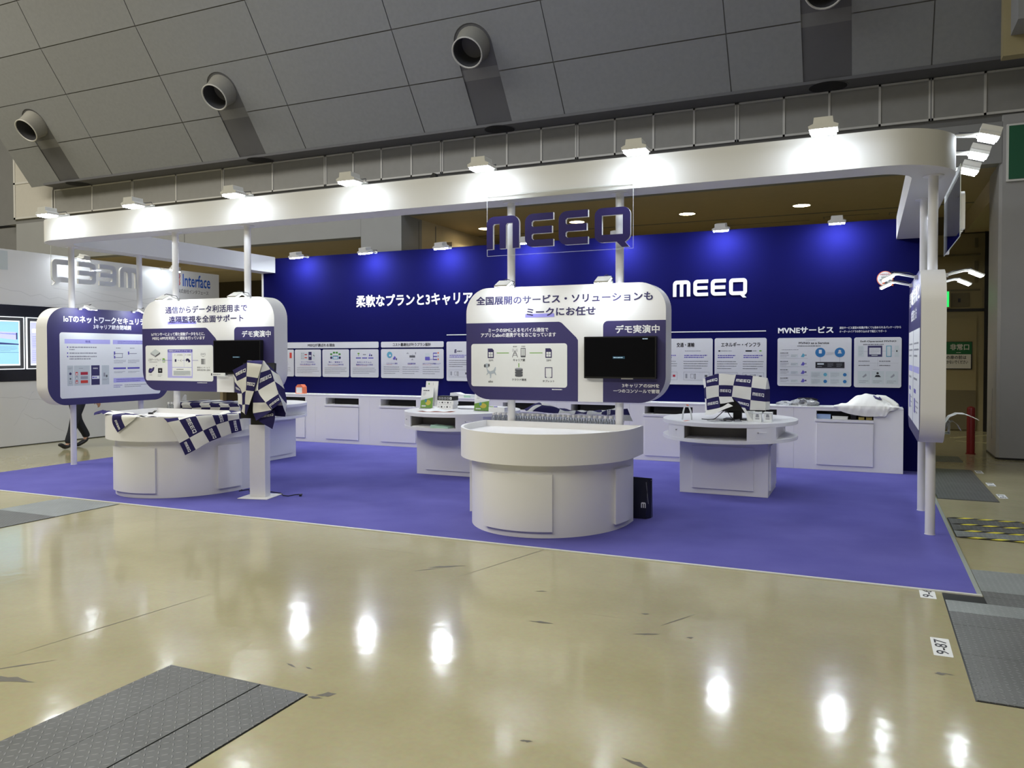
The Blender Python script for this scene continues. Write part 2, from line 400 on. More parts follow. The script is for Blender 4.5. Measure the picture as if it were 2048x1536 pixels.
def rrect(x0, y0, x1, y1, r, n=6, corners='abcd'):
    """rounded rectangle, counter-clockwise; corners a=bottom-left b=bottom-right c=top-right d=top-left"""
    P = []
    for key, cx, cy, a0 in (('a', x0 + r, y0 + r, pi), ('b', x1 - r, y0 + r, 1.5 * pi), ('c', x1 - r, y1 - r, 0), ('d', x0 + r, y1 - r, 0.5 * pi)):
        if key in corners and r > 0:
            P += [(cx + r * cos(a0 + 0.5 * pi * i / n), cy + r * sin(a0 + 0.5 * pi * i / n)) for i in range(n + 1)]
        else:
            P.append((x0 if key in 'ad' else x1, y0 if key in 'ab' else y1))
    return P
def ellipse(cx, cy, a, b, n=24): return [(cx + a * cos(2 * pi * i / n), cy + b * sin(2 * pi * i / n)) for i in range(n)]

# ---- the four-letter logo: rounded M, E, E, Q with a tail; unit height, width 4.53
def logo_loops():
    def arc(cx, cy, r, a0, a1, n=6): return [(cx + r * cos(a0 + (a1 - a0) * i / n), cy + r * sin(a0 + (a1 - a0) * i / n)) for i in range(n + 1)]
    w, r = 1.09, 0.25
    M = [(w, 0)] + arc(w - r, 1 - r, r, 0, pi / 2) + arc(r, 1 - r, r, pi / 2, pi) + [(0, 0), (.215, 0), (.215, .72), (.26, .77), (w / 2 - .107, .77), (w / 2 - .107, 0), (w / 2 + .107, 0), (w / 2 + .107, .72), (w / 2 + .15, .77), (w - .215, .77), (w - .215, 0)]
    def E(x):
        e = .91
        L = [(e, 1)] + arc(r, 1 - r, r, pi / 2, pi) + arc(r, r, r, pi, 1.5 * pi) + [(e, 0), (e, .21), (.27, .21), (.22, .26), (.22, .36), (.26, .395), (e - .04, .395), (e - .04, .605), (.26, .605), (.22, .64), (.22, .74), (.27, .79), (e, .79)]
        return [(a + x, b) for a, b in L]
    x = 3.47; q = 1.06; rq = .22
    Q = [(x + a, b) for a, b in (arc(rq, rq, rq, pi, 1.5 * pi) + [(.66, 0), (.82, -.16), (1.03, -.16), (.90, -.01)] + arc(q - rq, rq, rq, 1.72 * pi, 2 * pi) + arc(q - rq, 1 - rq, rq, 0, pi / 2) + arc(rq, 1 - rq, rq, pi / 2, pi))]
    QH = [(x + a, b) for a, b in ((.22, .22), (q - .22, .22), (q - .22, .78), (.22, .78))]
    return [[M], [E(1.28)], [E(2.36)], [Q, QH]]
LOGO = logo_loops(); LOGOW = 4.53
LOGO_RECTS = [(0, .78, 1.09, 1), (0, 0, .22, .78), (.435, 0, .655, .78), (.87, 0, 1.09, .78)]
for _x in (1.28, 2.36): LOGO_RECTS += [(_x, 0, _x + .22, 1), (_x + .22, 0, _x + .91, .21), (_x + .22, .395, _x + .87, .605), (_x + .22, .79, _x + .91, 1)]
LOGO_RECTS += [(3.47, 0, 3.69, 1), (4.31, 0, 4.53, 1), (3.69, 0, 4.31, .22), (3.69, .78, 4.31, 1), (4.12, -.16, 4.45, 0)]

_txt = {}
def text_geo(s, bold):
    k = (s, bold)
    if k not in _txt:
        cu = bpy.data.curves.new('lettering', 'FONT'); cu.body = s; cu.size = 1; cu.resolution_u = 2; cu.offset = bold
        cu.fill_mode = 'FRONT'; cu.dimensions = '2D'
        ob = bpy.data.objects.new('lettering', cu)
        me = bpy.data.meshes.new_from_object(ob)
        v = [(p.co.x, p.co.y) for p in me.vertices]; f = [tuple(p.vertices) for p in me.polygons]
        bpy.data.objects.remove(ob); bpy.data.curves.remove(cu); bpy.data.meshes.remove(me)
        _txt[k] = (v, f)
    return _txt[k]

class G:
    """flat print on a plane: rectangles, outlines, text; one mesh when built. Level l sets the layer (1.2 mm each)"""
    def __init__(s, O, U, V):
        s.O, s.U, s.V = Vector(O), Vector(U), Vector(V); s.N = s.U.cross(s.V); s.mb = MB()
    def o(s, l): return s.O + s.N * (l * 0.0007)
    def poly(s, loop, m, l=1, holes=()): s.mb.cap([loop] + list(holes), s.o(l), s.U, s.V, m)
    def rect(s, x0, y0, x1, y1, m, l=1, r=0): s.poly(rrect(x0, y0, x1, y1, r) if r else [(x0, y0), (x1, y0), (x1, y1), (x0, y1)], m, l)
    def frame(s, x0, y0, x1, y1, w, m, l=1):
        s.poly([(x0, y0), (x1, y0), (x1, y1), (x0, y1)], m, l, [[(x0 + w, y0 + w), (x1 - w, y0 + w), (x1 - w, y1 - w), (x0 + w, y1 - w)]])
    def disc(s, x, y, r, m, l=1, ry=None): s.poly(ellipse(x, y, r, ry or r, 20), m, l)
    def text(s, t, x0, y0, x1, y1, m, l=2, bold=0.018):
        v, f = text_geo(t, 0)
        a0, a1 = min(p[0] for p in v), max(p[0] for p in v); b0, b1 = min(p[1] for p in v), max(p[1] for p in v)
        O = s.o(l); d = bold * 1.1
        kx, ky = (x1 - x0) / (a1 - a0 + 2 * d), (y1 - y0) / (b1 - b0 + 2 * d)
        for n, (ox, oy) in enumerate(((-d, -d), (d, -d), (-d, d), (d, d)) if bold else ((0, 0),)):      # struck four times for a bold face
            s.mb.add([O + s.N * (n * .00015) + s.U * (x0 + (p[0] - a0 + d + ox) * kx) + s.V * (y0 + (p[1] - b0 + d + oy) * ky) for p in v], f, m)
    def lines(s, x0, y0, x1, y1, n, m, l=2, fill=0.45, last=0.7):
        """rows of fine print too small to read"""
        st = (y1 - y0) / n
        for i in range(n):
            yb = y1 - st * (i + 1) + st * (1 - fill) / 2
            x = x0; xe = x0 + (x1 - x0) * (last if i == n - 1 else random.uniform(0.92, 1))
            h = st * fill
            while x < xe:
                w = h * random.uniform(0.8, 2.6); s.rect(x, yb, min(xe, x + w), yb + h * random.uniform(0.8, 1), m, l); x += w + h * random.uniform(0.2, 0.45)
    def logo(s, x0, y0, x1, y1, m, l=2):
        k, h = (x1 - x0) / LOGOW, (y1 - y0)
        for loops in LOGO:
            s.mb.cap([[(x0 + a * k, y0 + b * h) for a, b in lp] for lp in loops], s.o(l), s.U, s.V, m)
    def build(s, name, parent): return s.mb.build(name, parent, smooth=0)
X3, Y3, Z3 = Vector((1, 0, 0)), Vector((0, 1, 0)), Vector((0, 0, 1))

# ---- cloth: a lattice of 3D nodes, cells in two colours, logos lying on navy cells
def cloth(mb, nodes, first=0, marks=(), sub=6, ripple=0.004, edge=True, single=None):
    """nodes[j][i]; cell (j,i) is navy when (i+j+first) is odd; marks: {(j,i): quarter turns}"""
    J, I = len(nodes) - 1, len(nodes[0]) - 1
    N = [[Vector(p) for p in row] for row in nodes]
    def crv(a, b, c, d, t): return 0.5 * ((2 * b) + (c - a) * t + (2 * a - 5 * b + 4 * c - d) * t * t + (3 * b - a - 3 * c + d) * t ** 3)
    def row(j, i, t):
        r = N[j]; g = lambda k: r[max(0, min(I, k))]
        a = g(i - 1) if i > 0 else 2 * g(0) - g(1); d = g(i + 2) if i + 2 <= I else 2 * g(I) - g(I - 1)
        return crv(a, g(i), g(i + 1), d, t)
    ph = random.uniform(0, 6)
    def S(u, v):
        i, j = min(int(u), I - 1), min(int(v), J - 1); t, w = u - i, v - j
        g = lambda k: row(max(0, min(J, k)), i, t)
        a = g(j - 1) if j > 0 else 2 * g(0) - g(1); d = g(j + 2) if j + 2 <= J else 2 * g(J) - g(J - 1)
        return crv(a, g(j), g(j + 1), d, w)
    def nrm(u, v):
        e = 0.05
        u0, u1, v0, v1 = max(0, u - e), min(I, u + e), max(0, v - e), min(J, v + e)
        n = (S(u1, v) - S(u0, v)).cross(S(u, v1) - S(u, v0))
        return n.normalized() if n.length > 1e-9 else Vector((0, -1, 0))
    toCam = lambda p, n: n if n.dot(Vector((0, 0, 1.67)) - p) > 0 else -n
    def R(u, v):
        p = S(u, v); return p + nrm(u, v) * ripple * sin(u * 5.1 + ph) * sin(v * 4.3 + ph * 1.7)
    for j in range(J):
        for i in range(I):
            m = single or ((CLOTHN if (i + j + first) % 2 else CLOTHW))
            V = [R(i + a / sub, j + b / sub) for b in range(sub + 1) for a in range(sub + 1)]
            F = [(b * (sub + 1) + a, b * (sub + 1) + a + 1, (b + 1) * (sub + 1) + a + 1, (b + 1) * (sub + 1) + a) for b in range(sub) for a in range(sub)]
            mb.add(V, F, m)
            if (j, i) in dict(marks):
                q = dict(marks)[(j, i)]
                asp = 0.80
                for x0, y0, x1, y1 in LOGO_RECTS:
                    P = []
                    k = max(1, int((x1 - x0) / 0.4)); 
                    for a in range(k + 1):
                        for y in (y0, y1):
                            x = x0 + (x1 - x0) * a / k
                            s_, t_ = 0.5 + (x / LOGOW - 0.5) * asp, 0.5 - (y - 0.5) / LOGOW * asp * 1.35
                            for _ in range(q): s_, t_ = 1 - t_, s_
                            uu, vv = min(I - 1e-4, i + s_), min(J - 1e-4, j + t_)
                            p = R(uu, vv); P.append(p + toCam(p, nrm(uu, vv)) * 0.004)
                    mb.add(P, [(2 * a, 2 * a + 2, 2 * a + 3, 2 * a + 1) for a in range(k)], LETTER)
    return mb

# ------------------------------------------------------------------ the hall
mb = MB(); mb.box(-32, 14, -12, 26, -0.2, 0, FLOOR)
# scuffs and gouges in the polish, each with its own outline
def scuff(x, y, l, w, a):
    ca, sa = cos(a), sin(a)
    n = 7; P = []
    for i in range(n + 1): t = i / n - 0.5; P.append((t * l, w * (0.5 - abs(t)) * random.uniform(0.5, 1.4)))
    for i in range(n, -1, -1): t = i / n - 0.5; P.append((t * l, -w * (0.5 - abs(t)) * random.uniform(0.5, 1.4)))
    mb.cap([[(x + p * ca - q * sa, y + p * sa + q * ca) for p, q in P]], Vector((0, 0, 0.0008)), X3, Y3, SCUFF)
SCUFF = mat('dark_floor_scuff', (0.14, 0.128, 0.10), 0.5, noise=0.2)
for a in ((-4.02, 2.62, .32, .09, .2), (-4.15, 2.75, .40, .018, .9), (-2.41, 3.14, .10, .06, .6), (-2.44, 3.09, .08, .03, .2), (-2.81, 3.36, .10, .018, -.3), (-2.70, 3.37, .06, .015, -.2), (-3.00, 5.44, .30, .06, .6), (-3.1, 5.3, .25, .02, .8), (-3.16, 2.18, .07, .03, .3),
          (-1.19, 4.60, .16, .04, .4), (-1.29, 4.96, .06, .03, .2), (-.94, 4.65, .05, .03, .5), (.36, 4.65, .06, .04, .3), (.40, 4.66, .06, .014, -.2), (-.85, 3.12, .14, .035, -.3), (-1.84, 4.54, .16, .04, .1), (-2.08, 5.14, .08, .025, .4), (-1.07, 4.93, .35, .012, 1.1), (-1.33, 3.11, .06, .025, .3), (-4.24, 3.5, 1.4, .010, 1.45), (-2.6, 5.9, 1.6, .012, 1.3)): scuff(*a)
PLINE = mat('pale_floor_line', (0.50, 0.46, 0.26), 0.3, noise=.1)
for a, b, c, d in ((1.55, 17.85, 2.4, 18.95), (1.55, 17.3, 2.35, 16.95), (-.6, 19.3, 2.3, 19.3)):
    u = Vector((c - a, d - b, 0)); n = Vector((-u.y, u.x, 0)).normalized() * .06; p, q = Vector((a, b, .0006)), Vector((c, d, .0006)); mb.quad(p - n, q - n, q + n, p + n, PLINE)
struct('floor', mb, 'polished beige concrete hall floor')

YP = 14.5
# far wall with its two pillars, lintels and recesses
mb = MB()
mb.box(-21.6, -10.09, YP, YP + .3, 4.245, 5.30, HWALL)
mb.box(-9.06, 1.9, YP, YP + .3, 4.655, 5.30, HWALL)
for xs in (-15.32, -10.12): mb.box(xs - .012, xs + .012, YP - .004, YP, 4.245, 5.30, JOINT)
mb.box(-22, 8, YP + .02, YP + .3, 5.30, 5.42, DKWALL)
struct('wall_back', mb, 'grey panelled hall wall above the recesses')
mb = MB()
mb.zprism([(-10.09, YP - .05), (-9.06, YP - .05), (-9.06, YP + .8), (-10.09, YP + .8)], 0, 5.3, HWALL)
struct('trim_1', mb, 'grey hall pillar behind the booth')
mb = MB()
mb.zprism([(1.91, YP), (6.5, YP), (6.5, YP + 1.4), (1.95, YP + 1.4), (1.87, YP + 1.1), (1.87, YP + .06)], 0, 5.40, PILL)
mb.zprism([(1.905, YP - .004), (6.5, YP - .004), (6.5, YP + .03), (1.86, YP + 1.1), (1.86, YP + .06)], 0, 0.03, BLACK)
mb.box(1.868, 1.874, YP + .5, YP + .53, 0.28, 1.1, JOINT)
struct('trim_2', mb, 'grey clad hall pillar with the green sign')
mb = MB()
mb.box(-9.06, 2.6, YP + .3, 19.9, 4.655, 4.75, BROWN)
mb.box(1.9, 2.6, YP + 1.4, 19.66, 4.28, 4.655, TAN)
for x0, x1, y in ((-0.9, 0.2, 18.6), (0.4, 1.2, 18.6), (-3.0, -1.2, 18.9)): 
    mb.box(x0, x1, y, y + .015, 4.648, 4.656, JOINT); mb.box(x0, x0 + .015, y, y + .3, 4.648, 4.656, JOINT)
mb.box(-9, 1.9, 18.0, 18.03, 4.645, 4.656, JOINT)
struct('ceiling_recess', mb, 'brown recess ceiling behind the booth')
mb = MB()
mb.box(-9.36, -9.06, YP + .8, 19.9, 0, 4.66, TAN)
for y in (15.15, 15.9): mb.box(-9.062, -9.052, y, y + .025, 0, 4.6, JOINT)
mb.box(-9.06, -8.9, 16.4, 19.9, 3.6, 4.3, TAN)
struct('wall_left_recess', mb, 'tan side wall of the recess')
mb = MB()
mb.box(2.35, 2.6, YP + 1.4, 19.66, 0, 4.66, OLIVE)
struct('wall_right_recess', mb, 'olive side wall beside the emergency door')
mb = MB(); mb.box(-24, 3, 19.72, 19.95, 0, 6, OLIVED)
mb.box(-24, -16.9, 19.66, 19.72, 0, 4.3, DKBROWN)
for z in (1.3, 2.2, 2.9): mb.box(-24, -16.9, 19.65, 19.66, z, z + .03, OLIVED)
struct('wall_far', mb, 'dark wall at the end of the recesses')
mb = MB()
mb.box(-22, -10.09, YP + .3, 17.0, 4.245, 4.35, BROWN)
mb.box(-22, -10.09, 17.0, 17.25, 4.02, 4.3, TAN); mb.box(-22, -10.09, 17.25, 19.8, 4.02, 4.1, TAN)
mb.box(-10.15, -10.05, YP + .7, 19.8, 0, 4.3, TAN)
struct('ceiling_passage', mb, 'tan and brown soffit left of the pillar')
mb = MB(); mb.box(-19.9, -19.0, 19.5, 19.66, 0, 2.6, TAN)
struct('wall_passage', mb, 'tan wall end in the passage')

# emergency door with its sign
mb = MB(); D = 19.66
mb.box(-0.6, 2.28, D - .03, D, 0, 4.25, OLIVE)
mb.box(2.28, 2.36, D - .06, D, 0, 4.3, BLACK)
mb.box(-0.6, 2.28, D - .06, D - .03, 2.58, 2.64, BLACK)
mb.box(-0.6, 2.24, D - .05, D - .03, 2.64, 3.02, OLIVE)
mb.box(-0.6, 2.2, D - .055, D - .03, 3.02, 3.06, OLIVED); mb.box(-0.6, 2.2, D - .055, D - .03, 3.78, 3.82, OLIVED)
d1 = struct('door_1', mb, 'olive steel emergency door in the recess')
m2 = MB(); m2.box(0.2, 2.14, D - .07, D - .04, .03, 2.45, OLIVE); m2.box(0.2, 2.14, D - .075, D - .068, .03, .88, OLIVED); m2.build('door_leaf', d1)
m2 = MB(); m2.box(1.0, 2.0, D - .08, D - .05, 2.68, 2.98, OLIVED); m2.box(1.78, 1.83, D - .09, D - .08, 2.78, 2.86, BLACK); m2.build('recessed_panel', d1)
for z0, z1 in ((2.75 + .45, 3.66), (3.95, 4.15)):
    m2 = MB(); m2.box(2.09, 2.15, D - .09, D - .05, z0, z1, OLIVED); m2.build('door_handle', d1)
sg = thing('exit_sign', 'green and cream emergency exit notice on the olive door', 'sign', (1.75, D - .09, 1.7))
m2 = MB(); m2.box(1.33, 2.06, D - .095, D - .08, 1.33, 1.93, BLACK); m2.build('back_plate', sg)
g = G((0, D - .096, 0), X3, Z3)
g.rect(1.34, 1.66, 2.05, 1.92, mat('exit_green_print', rgb(0, 100, 50), 0.5, noise=.03), 1); g.rect(1.34, 1.35, 2.035, 1.655, EXITW, 1)
g.text('非常口', 1.64, 1.745, 2.0, 1.88, EXITW, 2); g.lines(1.76, 1.68, 1.88, 1.71, 1, EXITW)
g.rect(1.37, 1.69, 1.53, 1.89, EXITW, 2); g.poly([(1.40, 1.70), (1.43, 1.70), (1.47, 1.77), (1.49, 1.70), (1.52, 1.70), (1.49, 1.80), (1.45, 1.86), (1.40, 1.82), (1.44, 1.79)], mat('exit_green_print', (0, 0, 0)), 3)
g.disc(1.49, 1.865, .018, MATS['exit_green_print'], 3)
g.text('この扉の前は', 1.5, 1.55, 1.95, 1.63, BLACKP, 2); g.text('物を置かないでください', 1.42, 1.45, 1.98, 1.53, BLACKP, 2); g.disc(1.45, 1.59, .03, CRIM, 2)
g.build('notice_print', sg)
ex = thing('exit_light', 'glowing green exit light box left of the recessed panel', 'sign', (1.2, D - .1, 2.7))
m2 = MB(); m2.box(1.0, 1.63, D - .20, D - .10, 2.32 + .33, 3.03, OLIVE); m2.build('housing', ex)
m2 = MB(); m2.box(1.02, 1.60, D - .205, D - .2, 2.68, 3.01, GLOWG); m2.build('lit_panel', ex)

# cornice: framed panels along the hall wall
mb = MB()
ZC0, ZC1 = 5.42, 6.10
xs = [-19.97, -18.52, -17.05, -15.55, -14.04, -12.54, -11.05, -10.30, -9.57, -8.82, -8.087, -7.32, -6.6, -5.86, -5.122, -4.366, -3.63, -2.884, -2.133, -1.344, -.616, .157, .906, 1.661, 2.41, 3.9, 5.4, 6.9]
dbl = (-17.05, -14.04, -11.05, -8.087, -5.122, -2.133, .906)
mb.box(-19.97, 7, YP - .02, YP + .2, ZC0, ZC1, CORN)
for x in xs:
    w = .035 if x in dbl else .018
    mb.box(x - w, x + w, YP - .035, YP - .02, ZC0, ZC1, CORNF)
    if x in dbl: mb.box(x - .008, x + .008, YP - .037, YP - .035, ZC0, ZC1, JOINT)
mb.box(-19.97, 7, YP - .035, YP - .02, ZC0, ZC0 + .035, CORNF); mb.box(-19.97, 7, YP - .035, YP - .02, ZC1 - .03, ZC1, CORNF)
struct('trim_3', mb, 'grey framed panel cornice')
mb = MB()   # taller panels beyond the sloping ceiling, coloured paler for the light they catch
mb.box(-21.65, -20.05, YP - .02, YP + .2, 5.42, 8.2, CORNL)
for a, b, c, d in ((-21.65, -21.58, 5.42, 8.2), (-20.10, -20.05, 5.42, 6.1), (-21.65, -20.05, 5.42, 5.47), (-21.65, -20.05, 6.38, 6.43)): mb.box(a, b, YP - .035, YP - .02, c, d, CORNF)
struct('trim_4', mb, 'cornice panels at the far end, coloured paler as if lit')
mb = MB(); mb.box(-34, -21.62, YP + .3, YP + .6, 0, 16, DKWALL)
mb.box(-34, -21.62, YP + .28, YP + .3, 5.3, 5.36, BLACK)
struct('wall_left', mb, 'dark end wall of the hall')

# sloping ceiling of acoustic panels with dark ventilation grooves
prof = [(14.05, 6.11), (13.42, 6.93), (12.79, 7.78), (12.17, 8.63), (11.63, 9.49), (11.16, 10.38), (10.76, 11.3), (10.43, 12.2)]
gx = [(-19.12, -18.38), (-13.08, -12.32), (-7.04, -6.28), (-1.0, -.26)]
TOPROW = 1.45
def on(t): 
    i = min(int(t), len(prof) - 2); k = t - i
    return Vector((0, prof[i][0] + (prof[i + 1][0] - prof[i][0]) * k, prof[i][1] + (prof[i + 1][1] - prof[i][1]) * k))
sn = Vector((0, -.80, -.60))
mb = MB()
joints = [-20.29, -17.2, -14.2, -11.21, -8.22, -5.2, -2.16, .88, 3.9, 6.9]
gap = .009
for k in range(len(joints) - 1):
    segs = [(joints[k] + gap, joints[k + 1] - gap)]
    for r in range(len(prof) - 1):
        for a, b in segs:
            cut = [q for q in gx if a < q[0] < b]
            a0, b0 = a, b
            pieces = [(a0, b0)]
            if cut and r == 0: pieces = [(a0, cut[0][0]), (cut[0][1], b0)]
            for p, q in pieces:
                lo, hi = r + (0 if r == 0 else gap), r + 1 - gap
                P, Q = on(lo), on(hi)
                if cut and r == 1:      # the groove ends in a half-round above the first joint
                    gc, gr = (cut[0][0] + cut[0][1]) / 2, (cut[0][1] - cut[0][0]) / 2
                    L = (on(2) - on(1)).length; ytop = .54
                    Ud = (on(2) - on(1)).normalized()
                    O = on(1)
                    arcp = [(gc + gr * cos(t), ytop + gr * sin(t)) for t in [pi * i / 14 for i in range(15)]]
                    loop = [(p, 0.01), (gc - gr, 0.01)] + list(reversed(arcp)) + [(gc + gr, 0.01), (q, 0.01), (q, L - .01), (p, L - .01)]
                    mb.prism([loop], O - sn * .03, X3, Ud, sn, .03, CEIL)
                else:
                    mb.add([P + X3 * p, P + X3 * q, Q + X3 * q, Q + X3 * p, P + X3 * p - sn * .03, P + X3 * q - sn * .03], [(0, 1, 2, 3), (4, 5, 1, 0)], CEIL)
for i in range(len(prof) - 1):
    P, Q = on(i) - sn * .02, on(i + 1) - sn * .02
    mb.quad(P + X3 * -20.28, P + X3 * 7, Q + X3 * 7, Q + X3 * -20.28, JOINT)
for a, b in gx:   # groove floor
    P, Q = on(0) - sn * .012, on(1.97) - sn * .012
    O = on(0) - sn * .012
    mb.quad(P + X3 * (a - .05), P + X3 * (b + .05), Q + X3 * (b + .05), Q + X3 * (a - .05), CEILG)
mb.box(-19.75, 7, 14.0, YP, 6.11, 6.16, CEILG)
struct('ceiling', mb, 'sloping grey ceiling of acoustic panels')
# grooves' round holes in the soffit and the air nozzles
names = ['farthest grey air nozzle, at the left end of the sloping ceiling', 'second grey air nozzle from the left on the sloping ceiling', 'large grey air nozzle on the ceiling above the central acrylic sign', 'grey air nozzle cut by the top edge of the photo']
for k, (a, b) in enumerate(gx):
    c = (a + b) / 2
    sp = mat('black_speaker_cloth', (.008, .008, .012), .8, noise=.1)
    h = thing('ceiling_speaker', ['leftmost', 'second', 'third', 'rightmost'][k] + ' round black ceiling speaker counting along the soffit strip', 'speaker', (c, 14.26, 6.11), 0, 'round speakers in the soffit')
    m2 = MB(); m2.lathe([(.02, -.012), (.27, -.012), (.30, 0)], (c, 14.26, 6.11), sp, 24); m2.build('grille', h)
    m2 = MB(); m2.lathe([(.30, -.006), (.32, -.006), (.32, .002)], (c, 14.26, 6.11), CEILG, 24, caps=False); m2.build('rim', h)
    O = on(1.50)
    t = thing('air_nozzle', names[k], 'air vent', (c, O.y, O.z), 0, 'air nozzles on the sloping ceiling')
    ax = Vector((0, -.74, -.67)).normalized()
    O = O + X3 * c - sn * .05
    m2 = MB(); m2.lathe([(.345, -.06), (.325, .06), (.298, .18), (.278, .37)], O, NOZ, 28, ax, caps=False); m2.build('duct', t)
    m2 = MB(); m2.lathe([(.278, .36), (.293, .365), (.293, .385), (.276, .39), (.266, .37)], O, NOZR, 28, ax, caps=False); m2.build('rim', t)
    m2 = MB(); m2.lathe([(.266, .37), (.25, .15), (.2, -.12)], O, mat('dark_duct_inside', (.05, .05, .055), .6, noise=.1), 28, ax, caps=False); m2.lathe([(.01, -.13), (.21, -.12)], O, BLACK, 28, ax); m2.build('throat', t)

# block at the upper right of the hall
mb = MB(); mb.box(1.79, 6, 12.4, 13.0, 6.1, 8, HWALL); mb.box(1.70, 6, 13.0, 13.2, 5.83, 6.8, OLIVE)
struct('trim_5', mb, 'pale beam end under the sloping ceiling')

# big green hall sign on the pillar
t = thing('hall_sign', 'large green hall sign with white lettering edge on the right pillar', 'sign', (2.9, 14.48, 4.8))
m2 = MB(); m2.box(1.955, 3.95, 14.455, 14.495, 4.35, 5.235, EXITW); m2.build('frame', t)
m2 = MB(); m2.box(1.985, 3.92, 14.445, 14.456, 4.38, 5.205, EXITG); m2.build('face', t)
g = G((0, 14.444, 0), X3, Z3); g.rect(2.20, 4.83, 2.55, 5.13, EXITW, 1, .03); g.rect(2.20, 4.47, 2.55, 4.79, EXITW, 1, .03); g.rect(2.31, 4.53, 2.44, 4.73, EXITG, 2); g.rect(2.31, 4.9, 2.44, 5.06, EXITG, 2)
g.build('white_figure', t)

# recess downlights
for k, x in enumerate((-8.29, -5.995, -3.517, -1.225)):
    t = thing('downlight', ['leftmost', 'second', 'third', 'rightmost'][k] + ' of the warm round downlights in the brown recess ceiling', 'ceiling light', (x, 16.95, 4.655), 0, 'downlights in the recess ceiling')
    m2 = MB(); m2.lathe([(.165, -.012), (.185, -.012), (.19, .0)], (x, 16.95, 4.655), TAN, 24, caps=False); m2.build('trim_ring', t)
    m2 = MB(); m2.lathe([(.01, -.008), (.165, -.008)], (x, 16.95, 4.655), DOWN, 24); m2.build('lamp_disc', t)
    d = bpy.data.lights.new('downlight_beam', 'SPOT'); d.energy = 110; d.color = (1, .90, .62); d.spot_size = radians(150); d.spot_blend = 1; d.shadow_soft_size = .15
    o = bpy.data.objects.new('downlight_beam', d); COL.objects.link(o); o.parent = t; o.location = (0, 0, -.03)

# trench covers in the floor
def plate_thing(label, x0, x1, y0, y1, seams, light=(), loc=None):
    t = thing('trench_cover', label, 'floor plate', ((x0 + x1) / 2, (y0 + y1) / 2, 0), 0, 'checker plate trench covers')
    m2 = MB(); m2.box(x0, x1, y0, min(y1, 6.24 if x0 < .6 else y1), 0.0001, .0003 if x0 < -5 else .002, BLACK); m2.build('frame', t)
    e = [y0 + .006] + list(seams) + [y1 - .006]
    for i in range(len(e) - 1):
        m2 = MB(); xa_ = .742 if (e[i] > 6 and x0 < .6) else x0 + .008
        m2.box(xa_, x1 - .006, e[i] + .002, e[i + 1] - .002, .002, .006, PLATEL if i in light else PLATE); m2.build('plate', t)
    return t
tf = thing('trench_cover', 'dark checker plate floor cover alone in the front left foreground', 'floor plate', (-2.94, 2.4, 0), 0, 'checker plate trench covers')
m2 = MB(); m2.box(-3.40, -2.49, 1.9, 3.10, 0.0005, .002, BLACK); m2.build('frame', tf)
for a, b in ((-3.394, -3.078), (-3.075, -2.785), (-2.775, -2.495)):
    m2 = MB(); m2.box(a, b, 1.906, 3.094, .002, .006, PLATE); m2.build('plate', tf)
plate_thing('long checker plate floor cover at the right edge beside the grid numbers', .488, 1.40, 4.345, 7.0, (5.0, 5.53, 5.80, 6.06, 6.24, 6.38), (3, 6))
plate_thing('grey checker plate floor cover right of the carpet near the red post', .75, 1.37, 10.30, 12.99, (10.95, 11.6, 12.3))
plate_thing('farthest checker plate floor cover, just short of the red post', .75, 1.36, 13.88, 14.60, (14.2,))
plate_thing('pale checker plate strip running off the left front edge of the carpet', -8.53, -7.60, 4.4, 6.235, (5.47,), (1,))
tz = plate_thing('checker plate floor cover edged with yellow and black hazard tape', .75, 1.40, 8.20, 9.12, (8.5, 8.8), (0,))
for y in (8.17, 8.47, 8.78, 9.10):
    m2 = MB(); x = .742; k = 0
    while x < 1.9:
        m2.add([(x, y, .0075), (x + .09, y, .0075), (x + .17, y + .062, .0075), (x + .08, y + .062, .0075)], [(0, 1, 2, 3)], TAPEY if k % 2 else TAPEK); x += .09; k += 1
    m2.build('hazard_tape', tz)
for a, b, c, d in ((1.42, 8.9, 1.7, 9.05), (1.42, 8.75, 1.75, 8.6), (1.5, 8.95, 1.9, 8.85)):
    m2 = MB(); u = Vector((c - a, d - b, 0)); n = Vector((-u.y, u.x, 0)).normalized() * .022
    for i in range(6):
        p, q = Vector((a, b, .009 + .012 * sin(i))) + u * (i / 6), Vector((a, b, .009 + .012 * sin(i + 1))) + u * ((i + 1) / 6); m2.quad(p - n, q - n, q + n, p + n, TAPEY if i % 2 else TAPEK)
    m2.build('crumpled_tape', tz)

# grid number stickers
def marker(label, x0, x1, y0, y1, txt):
    t = thing('floor_marker', label, 'floor sticker', ((x0 + x1) / 2, (y0 + y1) / 2, 0), 0, 'white grid stickers on the floor')
    m2 = MB(); m2.prism([rrect(x0, y0, x1, y1, .008)], (0, 0, .0005), X3, Y3, Z3, .001, PAPER); m2.build('sticker', t)
    g = G((0, 0, .0017), Y3, -X3)      # read from the right: letters run along +y
    g.text(txt, y0 + (y1 - y0) * .10, -x1 + (x1 - x0) * .18, y1 - (y1 - y0) * .10, -x0 - (x1 - x0) * .16, BLACKP, .3, .006); g.build('grid_number', t)
marker('white floor sticker reading 9-87 beside the right trench cover', .350, .447, 4.925, 5.232, '9-87')
marker('white floor sticker half under the front edge of the carpet', .346, .445, 6.06, 6.30, '9-6')
for k, (y0, y1) in enumerate(((10.61, 10.90), (11.54, 11.81), (12.70, 12.985))):
    marker(['nearest', 'middle', 'farthest'][k] + ' of the three small white stickers right of the grey floor plate', 1.405, 1.496, y0, y1, ['3-7', '11', '10'][k])

